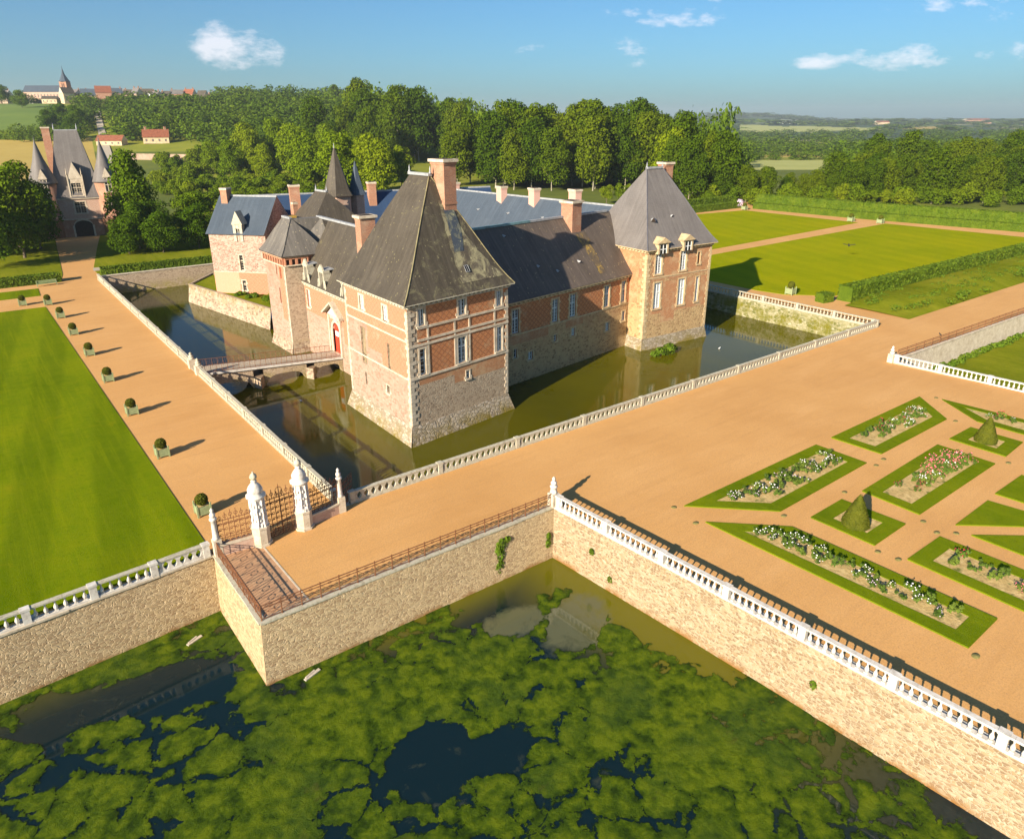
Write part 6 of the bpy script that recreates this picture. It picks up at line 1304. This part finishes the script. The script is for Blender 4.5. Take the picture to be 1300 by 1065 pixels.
# notable distant trees
plant('forest', *pol(-222, 880), .72, 'tall lone tree poking above the village skyline', None, 1, .95)
o = bush('copper_beech', (*pol(-214, 930), terrain(*pol(-214, 930))), [(0, 0, 9, 8, 8, 8), (6, 0, 8, 6, 6, 6), (-6, 2, 8, 6, 6, 6)], 1500, .9, 'leaf_purple', 'dark purple rounded beech on the skyline', 'tree')
plant('chestnut', *pol(-642, 840), 1.5, 'round tree on the skyline at the far left', None, 0, .8)
plant('chestnut', *pol(-618, 760), 1.2, 'dark round tree in the field below the church', None, 2, .8)
for b, r, s, l in ((-590, 560, 1.15, 'broad tree left of the village road, lower one'), (-572, 600, 1.2, 'broad tree left of the village road, middle one'), (-552, 575, 1.25, 'dark broad tree next to the village road'), (-562, 535, 1.0, 'tree above the gatehouse roof')): plant('chestnut', *pol(b, r), s, l, None, 0, .85)
for v in P.values():
    for r in v: retire(r)
hedge([pol(-760, 540), pol(-585, 530)], 6, 6, 'thick dark field hedge beyond the golden field', terrain(*pol(-650, 535)) - 1, 3, size=.8)
# ------------------------------------------------------------------ far houses
def house(b, r, w, d_, h, rh, rot, wm, rm, label, name='house', cat='house', chim=1, z=None, wins=True, group=None):
    x, y = pol(b, r); z = terrain(x, y) - .3 if z is None else z; t = thing(name, (x, y, z), label, cat, group); f0 = math.atan2(RT[1], RT[0]) + rot; c, s = math.cos(f0), math.sin(f0)
    L = lambda u, v: (x + u * c - v * s, y + u * s + v * c); q = [L(-w / 2, -d_ / 2), L(w / 2, -d_ / 2), L(w / 2, d_ / 2), L(-w / 2, d_ / 2)]; mb = MB()
    for i in range(4): wall(mb, Fr(q[i], q[(i + 1) % 4]), z, z + h)
    for i in (1, 3): f = Fr(q[i], q[(i + 1) % 4]); mb.poly([f(0, 0, z + h), f(f.L, 0, z + h), f(f.L / 2, 0, z + h + rh)])
    wl_ = mb.build('wall', wm, t); f = Fr(q[0], q[1]); mb = MB(); gable_roof(mb, f, -.4, f.L + .4, z + h, z + h + rh + .2, d_, .4, (0, 0), .0, 2); rf = mb.build('roof', [rm, 'limestone'], t)
    for k in range(chim): mb = MB(); p = f(f.L * (.12 + .76 * k), -d_ / 2, 0); mb.box(p[0] - .6, p[1] - .6, z + h, p[0] + .6, p[1] + .6, z + h + rh + 1.6); mb.box(p[0] - .7, p[1] - .7, z + h + rh + 1.6, p[0] + .7, p[1] + .7, z + h + rh + 1.9); mb.build('chimney', 'chimney_brick', rf)
    if wins:
        n = max(2, int(w / 3.5))
        for k in range(n):
            m = MB(); s0 = f.L * (k + .5) / n; f.box(m, s0 - .5, s0 + .5, -.05, .06, z + h * .35, z + h * .75); f.box(m, s0 - .05, s0 + .05, .05, .1, z + h * .35, z + h * .75, 1); m.build('window', ['dark_opening', 'white_paint'], t)
    return t
house(-455, 515, 16, 9, 4, 5, .35, 'plaster', 'tile_red', 'cream cottage with a steep red roof among the trees below the village', chim=2)
house(-513, 505, 17, 8, 3, 3.5, .0, 'plaster', 'tile_red', 'long low barn with a pinkish red roof beside the village road', 'barn', 'barn', 0)
vm = ['village_stone', 'plaster', 'white_paint', 'chimney_brick']; rm_ = ['old_slate', 'blue_slate', 'tile_red', 'violet_slate']
hrng = random.Random(9); desc = ['narrow stone house', 'pale cottage', 'low slate roofed house', 'brick house', 'tall grey house', 'small gabled house', 'long terraced house', 'white washed house']
spots = [(-560, 905), (-548, 915), (-538, 925), (-526, 930), (-514, 940), (-506, 925), (-497, 935), (-488, 945), (-478, 930), (-468, 940), (-458, 950), (-446, 945), (-434, 950), (-420, 955), (-404, 960), (-388, 960), (-372, 960), (-600, 885), (-635, 900), (-512, 880), (-530, 890), (-470, 905)]
for i, (b, r) in enumerate(spots):
    house(b, r, hrng.uniform(9, 17), hrng.uniform(8, 11), hrng.uniform(8, 13), hrng.uniform(5, 8), hrng.uniform(-.6, .6), vm[hrng.randrange(4) if i % 3 else 0], rm_[hrng.randrange(4)], 'small house of the hill village on the skyline', chim=hrng.randrange(0, 3), wins=(i % 2 == 0), group='houses of the hill village')
house(-372, 900, 18, 10, 6, 5, .2, 'plaster', 'old_slate', 'pale house alone among the skyline trees right of the village', chim=2)
# church
b, r = -584, 880; x, y = pol(b, r); z = terrain(x, y) + 4; t = house(b, r, 44, 14, 9, 7, 0., 'pink_brick', 'blue_slate', 'church', 'church', 'church', 0, z=z - 1); t['label'] = 'brick church with a long slate nave and a pointed tower on the left skyline'
def LL(u, v): f0 = math.atan2(RT[1], RT[0]); return (x + u * math.cos(f0) - v * math.sin(f0), y + u * math.sin(f0) + v * math.cos(f0))
mb = MB(); q = [LL(20, -5), LL(28, -5), LL(28, 4), LL(20, 4)]; mb.prism(q, z - 1, z + 19); tw = mb.build('tower', 'chimney_brick', t); mb = MB(); p = LL(24, -.5); mb.lathe((*p, 0), [(5.9, z + 19), (4.6, z + 21), (2.6, z + 25), (1.6, z + 27), (.3, z + 33), (.1, z + 36)], 8, sm=False); mb.build('spire', 'blue_slate', tw)
f = Fr(LL(20, -5), LL(28, -5)); mb = MB(); f.box(mb, 2.6, 3.6, -.1, .1, z + 12, z + 17); f.box(mb, 4.6, 5.6, -.1, .1, z + 12, z + 17); mb.build('belfry_opening', 'dark_opening', tw)
house(-558, 858, 12, 10, 11, 6, .9, 'plaster', 'old_slate', 'cream gabled house right under the church tower', chim=0); house(-580, 862, 16, 8, 5, 3, .1, 'plaster', 'old_slate', 'low cream outbuilding in front of the church', chim=0)
# old orchard wall below the cottage
mb = MB(); f = Fr(pol(-500, 440), pol(-330, 432)); n = 12
for i in range(n): a, b = f.L * i / n, f.L * (i + 1) / n; za, zb = terrain(*f(a, 0, 0)[:2]), terrain(*f(b, 0, 0)[:2]); mb.hexa([f(a, .3, za - 1), f(b, .3, zb - 1), f(b, -.3, zb - 1), f(a, -.3, za - 1), f(a, .3, za + 3.4), f(b, .3, zb + 3.4), f(b, -.3, zb + 3.4), f(a, -.3, za + 3.4)])
tag(mb.build('orchard_wall', 'village_stone'), 'old stone wall across the slope above the orchard', 'wall')
# far farm buildings on the right horizon
for b, r, w, wm_, rm__, l in ((352, 3900, 90, 'white_paint', 'lead', 'long white farm shed on the right horizon'), (470, 3400, 60, 'plaster', 'tile_red', 'pale farmhouse on the distant hillside'), (590, 4600, 150, 'salmon_brick', 'tile_red', 'pinkish quarry building at the far right horizon'), (180, 3700, 40, 'white_paint', 'old_slate', 'tiny white house on the far hills')):
    house(b, r, w, w * .4, w * .1 + 4, w * .05 + 3, .1, wm_, rm__, l, 'farm_building', 'farm building', 0, wins=False)

# ------------------------------------------------------------------ air
mb = MB(); mb.box(-2500, -6500, -16, 9500, 9500, 190); hz = mb.build('haze', 'gravel', origin=(0, 0, -16)); hz['kind'] = 'stuff'; tag(hz, 'thin blue summer haze over the countryside')
m = bpy.data.materials.new('haze'); m.use_nodes = True; m.node_tree.nodes.clear(); out = m.node_tree.nodes.new('ShaderNodeOutputMaterial'); v = m.node_tree.nodes.new('ShaderNodeVolumePrincipled')
v.inputs['Density'].default_value = .0001; v.inputs['Color'].default_value = (.84, .95, 1., 1); v.inputs['Anisotropy'].default_value = .2; m.node_tree.links.new(v.outputs[0], out.inputs['Volume']); hz.data.materials.clear(); hz.data.materials.append(m)
# ------------------------------------------------------------------ light, sky, camera
EL = R(22.5); sd = Vector((.951 * math.cos(EL), .309 * math.cos(EL), -math.sin(EL)))
sl = bpy.data.lights.new('sun', 'SUN'); sl.energy = 5.0; sl.angle = R(.5); sl.color = (1., .86, .68); so = bpy.data.objects.new('sun', sl); COL.objects.link(so); so.rotation_euler = sd.to_track_quat('-Z', 'Y').to_euler(); so.location = (0, 0, 60)
w = bpy.data.worlds.new('World'); S.world = w; w.use_nodes = True; nt = w.node_tree; bg = nt.nodes['Background']
sk = nt.nodes.new('ShaderNodeTexSky'); sk.sky_type = 'NISHITA'; sk.sun_disc = False; sk.sun_elevation = EL; sk.sun_rotation = math.atan2(-.951, -.309); sk.altitude = 100; sk.air_density = 1.0; sk.dust_density = 1.2; sk.ozone_density = 4.0
tc = nt.nodes.new('ShaderNodeTexCoord'); geo = tc.outputs['Generated']
def W(op, a, b=0., c=None):
    n = nt.nodes.new('ShaderNodeMath'); n.operation = op
    for i, vv in enumerate((a, b)): (nt.links.new(vv, n.inputs[i]) if isinstance(vv, bpy.types.NodeSocket) else setattr(n.inputs[i], 'default_value', vv))
    return n.outputs[0]
sp = nt.nodes.new('ShaderNodeSeparateXYZ'); nt.links.new(geo, sp.inputs[0])
def dotp(d):
    n = nt.nodes.new('ShaderNodeVectorMath'); n.operation = 'DOT_PRODUCT'; nt.links.new(geo, n.inputs[0]); n.inputs[1].default_value = d; return n.outputs['Value']
fwd, rgt = dotp((FW[0], FW[1], 0)), dotp((RT[0], RT[1], 0)); bx = W('DIVIDE', rgt, W('MAXIMUM', fwd, .05)); ez = W('DIVIDE', sp.outputs[2], W('MAXIMUM', fwd, .05))
cb = nt.nodes.new('ShaderNodeCombineXYZ'); nt.links.new(bx, cb.inputs[0]); nt.links.new(W('MULTIPLY', ez, 2.2), cb.inputs[1])
def WN(sc, det=7, ro=.62):
    n = nt.nodes.new('ShaderNodeTexNoise'); nt.links.new(cb.outputs[0], n.inputs['Vector']); n.inputs['Scale'].default_value = sc; n.inputs['Detail'].default_value = det; n.inputs['Roughness'].default_value = ro; return n.outputs['Fac']
def ell(cx, cz, rx, rz):
    u = W('DIVIDE', W('SUBTRACT', bx, cx), rx); v = W('DIVIDE', W('SUBTRACT', ez, cz), rz); return W('SUBTRACT', 1., W('ADD', W('MULTIPLY', u, u), W('MULTIPLY', v, v)))
mask = None
for cx, cz, rx, rz, k in ((-.362, .087, .072, .036, 1.0), (-.315, .077, .04, .02, .7), (.405, .070, .06, .013, .85), (.50, .074, .09, .022, .75), (.20, .122, .12, .017, .55), (.25, .152, .17, .016, .6), (.62, .15, .2, .04, .55), (.02, .086, .03, .009, .6), (.15, .08, .05, .025, .4), (.66, .08, .12, .016, .5), (-.1, .15, .1, .012, .4)):
    e = W('MULTIPLY', W('MAXIMUM', ell(cx, cz, rx, rz), 0.), k); mask = e if mask is None else W('MAXIMUM', mask, e)
f = W('MULTIPLY', W('SUBTRACT', W('ADD', mask, W('MULTIPLY', W('SUBTRACT', WN(22., 9, .66), .5), 2.6)), .42), 1.5); f = W('MULTIPLY', W('MINIMUM', W('MAXIMUM', f, 0.), 1.), W('MINIMUM', W('MULTIPLY', mask, 2.0), .60))
mx = nt.nodes.new('ShaderNodeMix'); mx.data_type = 'RGBA'; nt.links.new(f, mx.inputs[0]); tn = nt.nodes.new('ShaderNodeMix'); tn.data_type = 'RGBA'; tn.blend_type = 'MULTIPLY'; tn.inputs[0].default_value = 1; nt.links.new(sk.outputs[0], tn.inputs[6]); tn.inputs[7].default_value = (.61, .99, 1.20, 1); nt.links.new(tn.outputs[2], mx.inputs[6]); mx.inputs[7].default_value = (12., 11.2, 11.6, 1)
nt.links.new(mx.outputs[2], bg.inputs['Color']); bg.inputs['Strength'].default_value = .05
cam = bpy.data.cameras.new('camera'); co = bpy.data.objects.new('camera', cam); COL.objects.link(co); S.camera = co
cam.sensor_width = 36; cam.sensor_fit = 'HORIZONTAL'; cam.lens = 900 / 1300 * 36; cam.shift_y = -45 / 1300; cam.clip_start = 1; cam.clip_end = 20000
co.location = (0, 0, 28); pt = R(20.4); co.rotation_euler = Vector((FW[0] * math.cos(pt), FW[1] * math.cos(pt), -math.sin(pt))).to_track_quat('-Z', 'Y').to_euler()
S.view_settings.view_transform = 'Standard'; S.view_settings.look = 'None'; S.view_settings.exposure = 1.15; S.view_settings.gamma = 1
S.render.engine = 'CYCLES'; S.cycles.use_denoising = True; S.cycles.max_bounces = 5; S.cycles.diffuse_bounces = 2; S.cycles.glossy_bounces = 3; S.cycles.transparent_max_bounces = 8; S.cycles.transmission_bounces = 2; S.cycles.volume_bounces = 0
S.cycles.sample_clamp_indirect = 6; S.cycles.caustics_reflective = False; S.cycles.caustics_refractive = False
for o in bpy.data.objects:
    if '_o' in o: del o['_o']
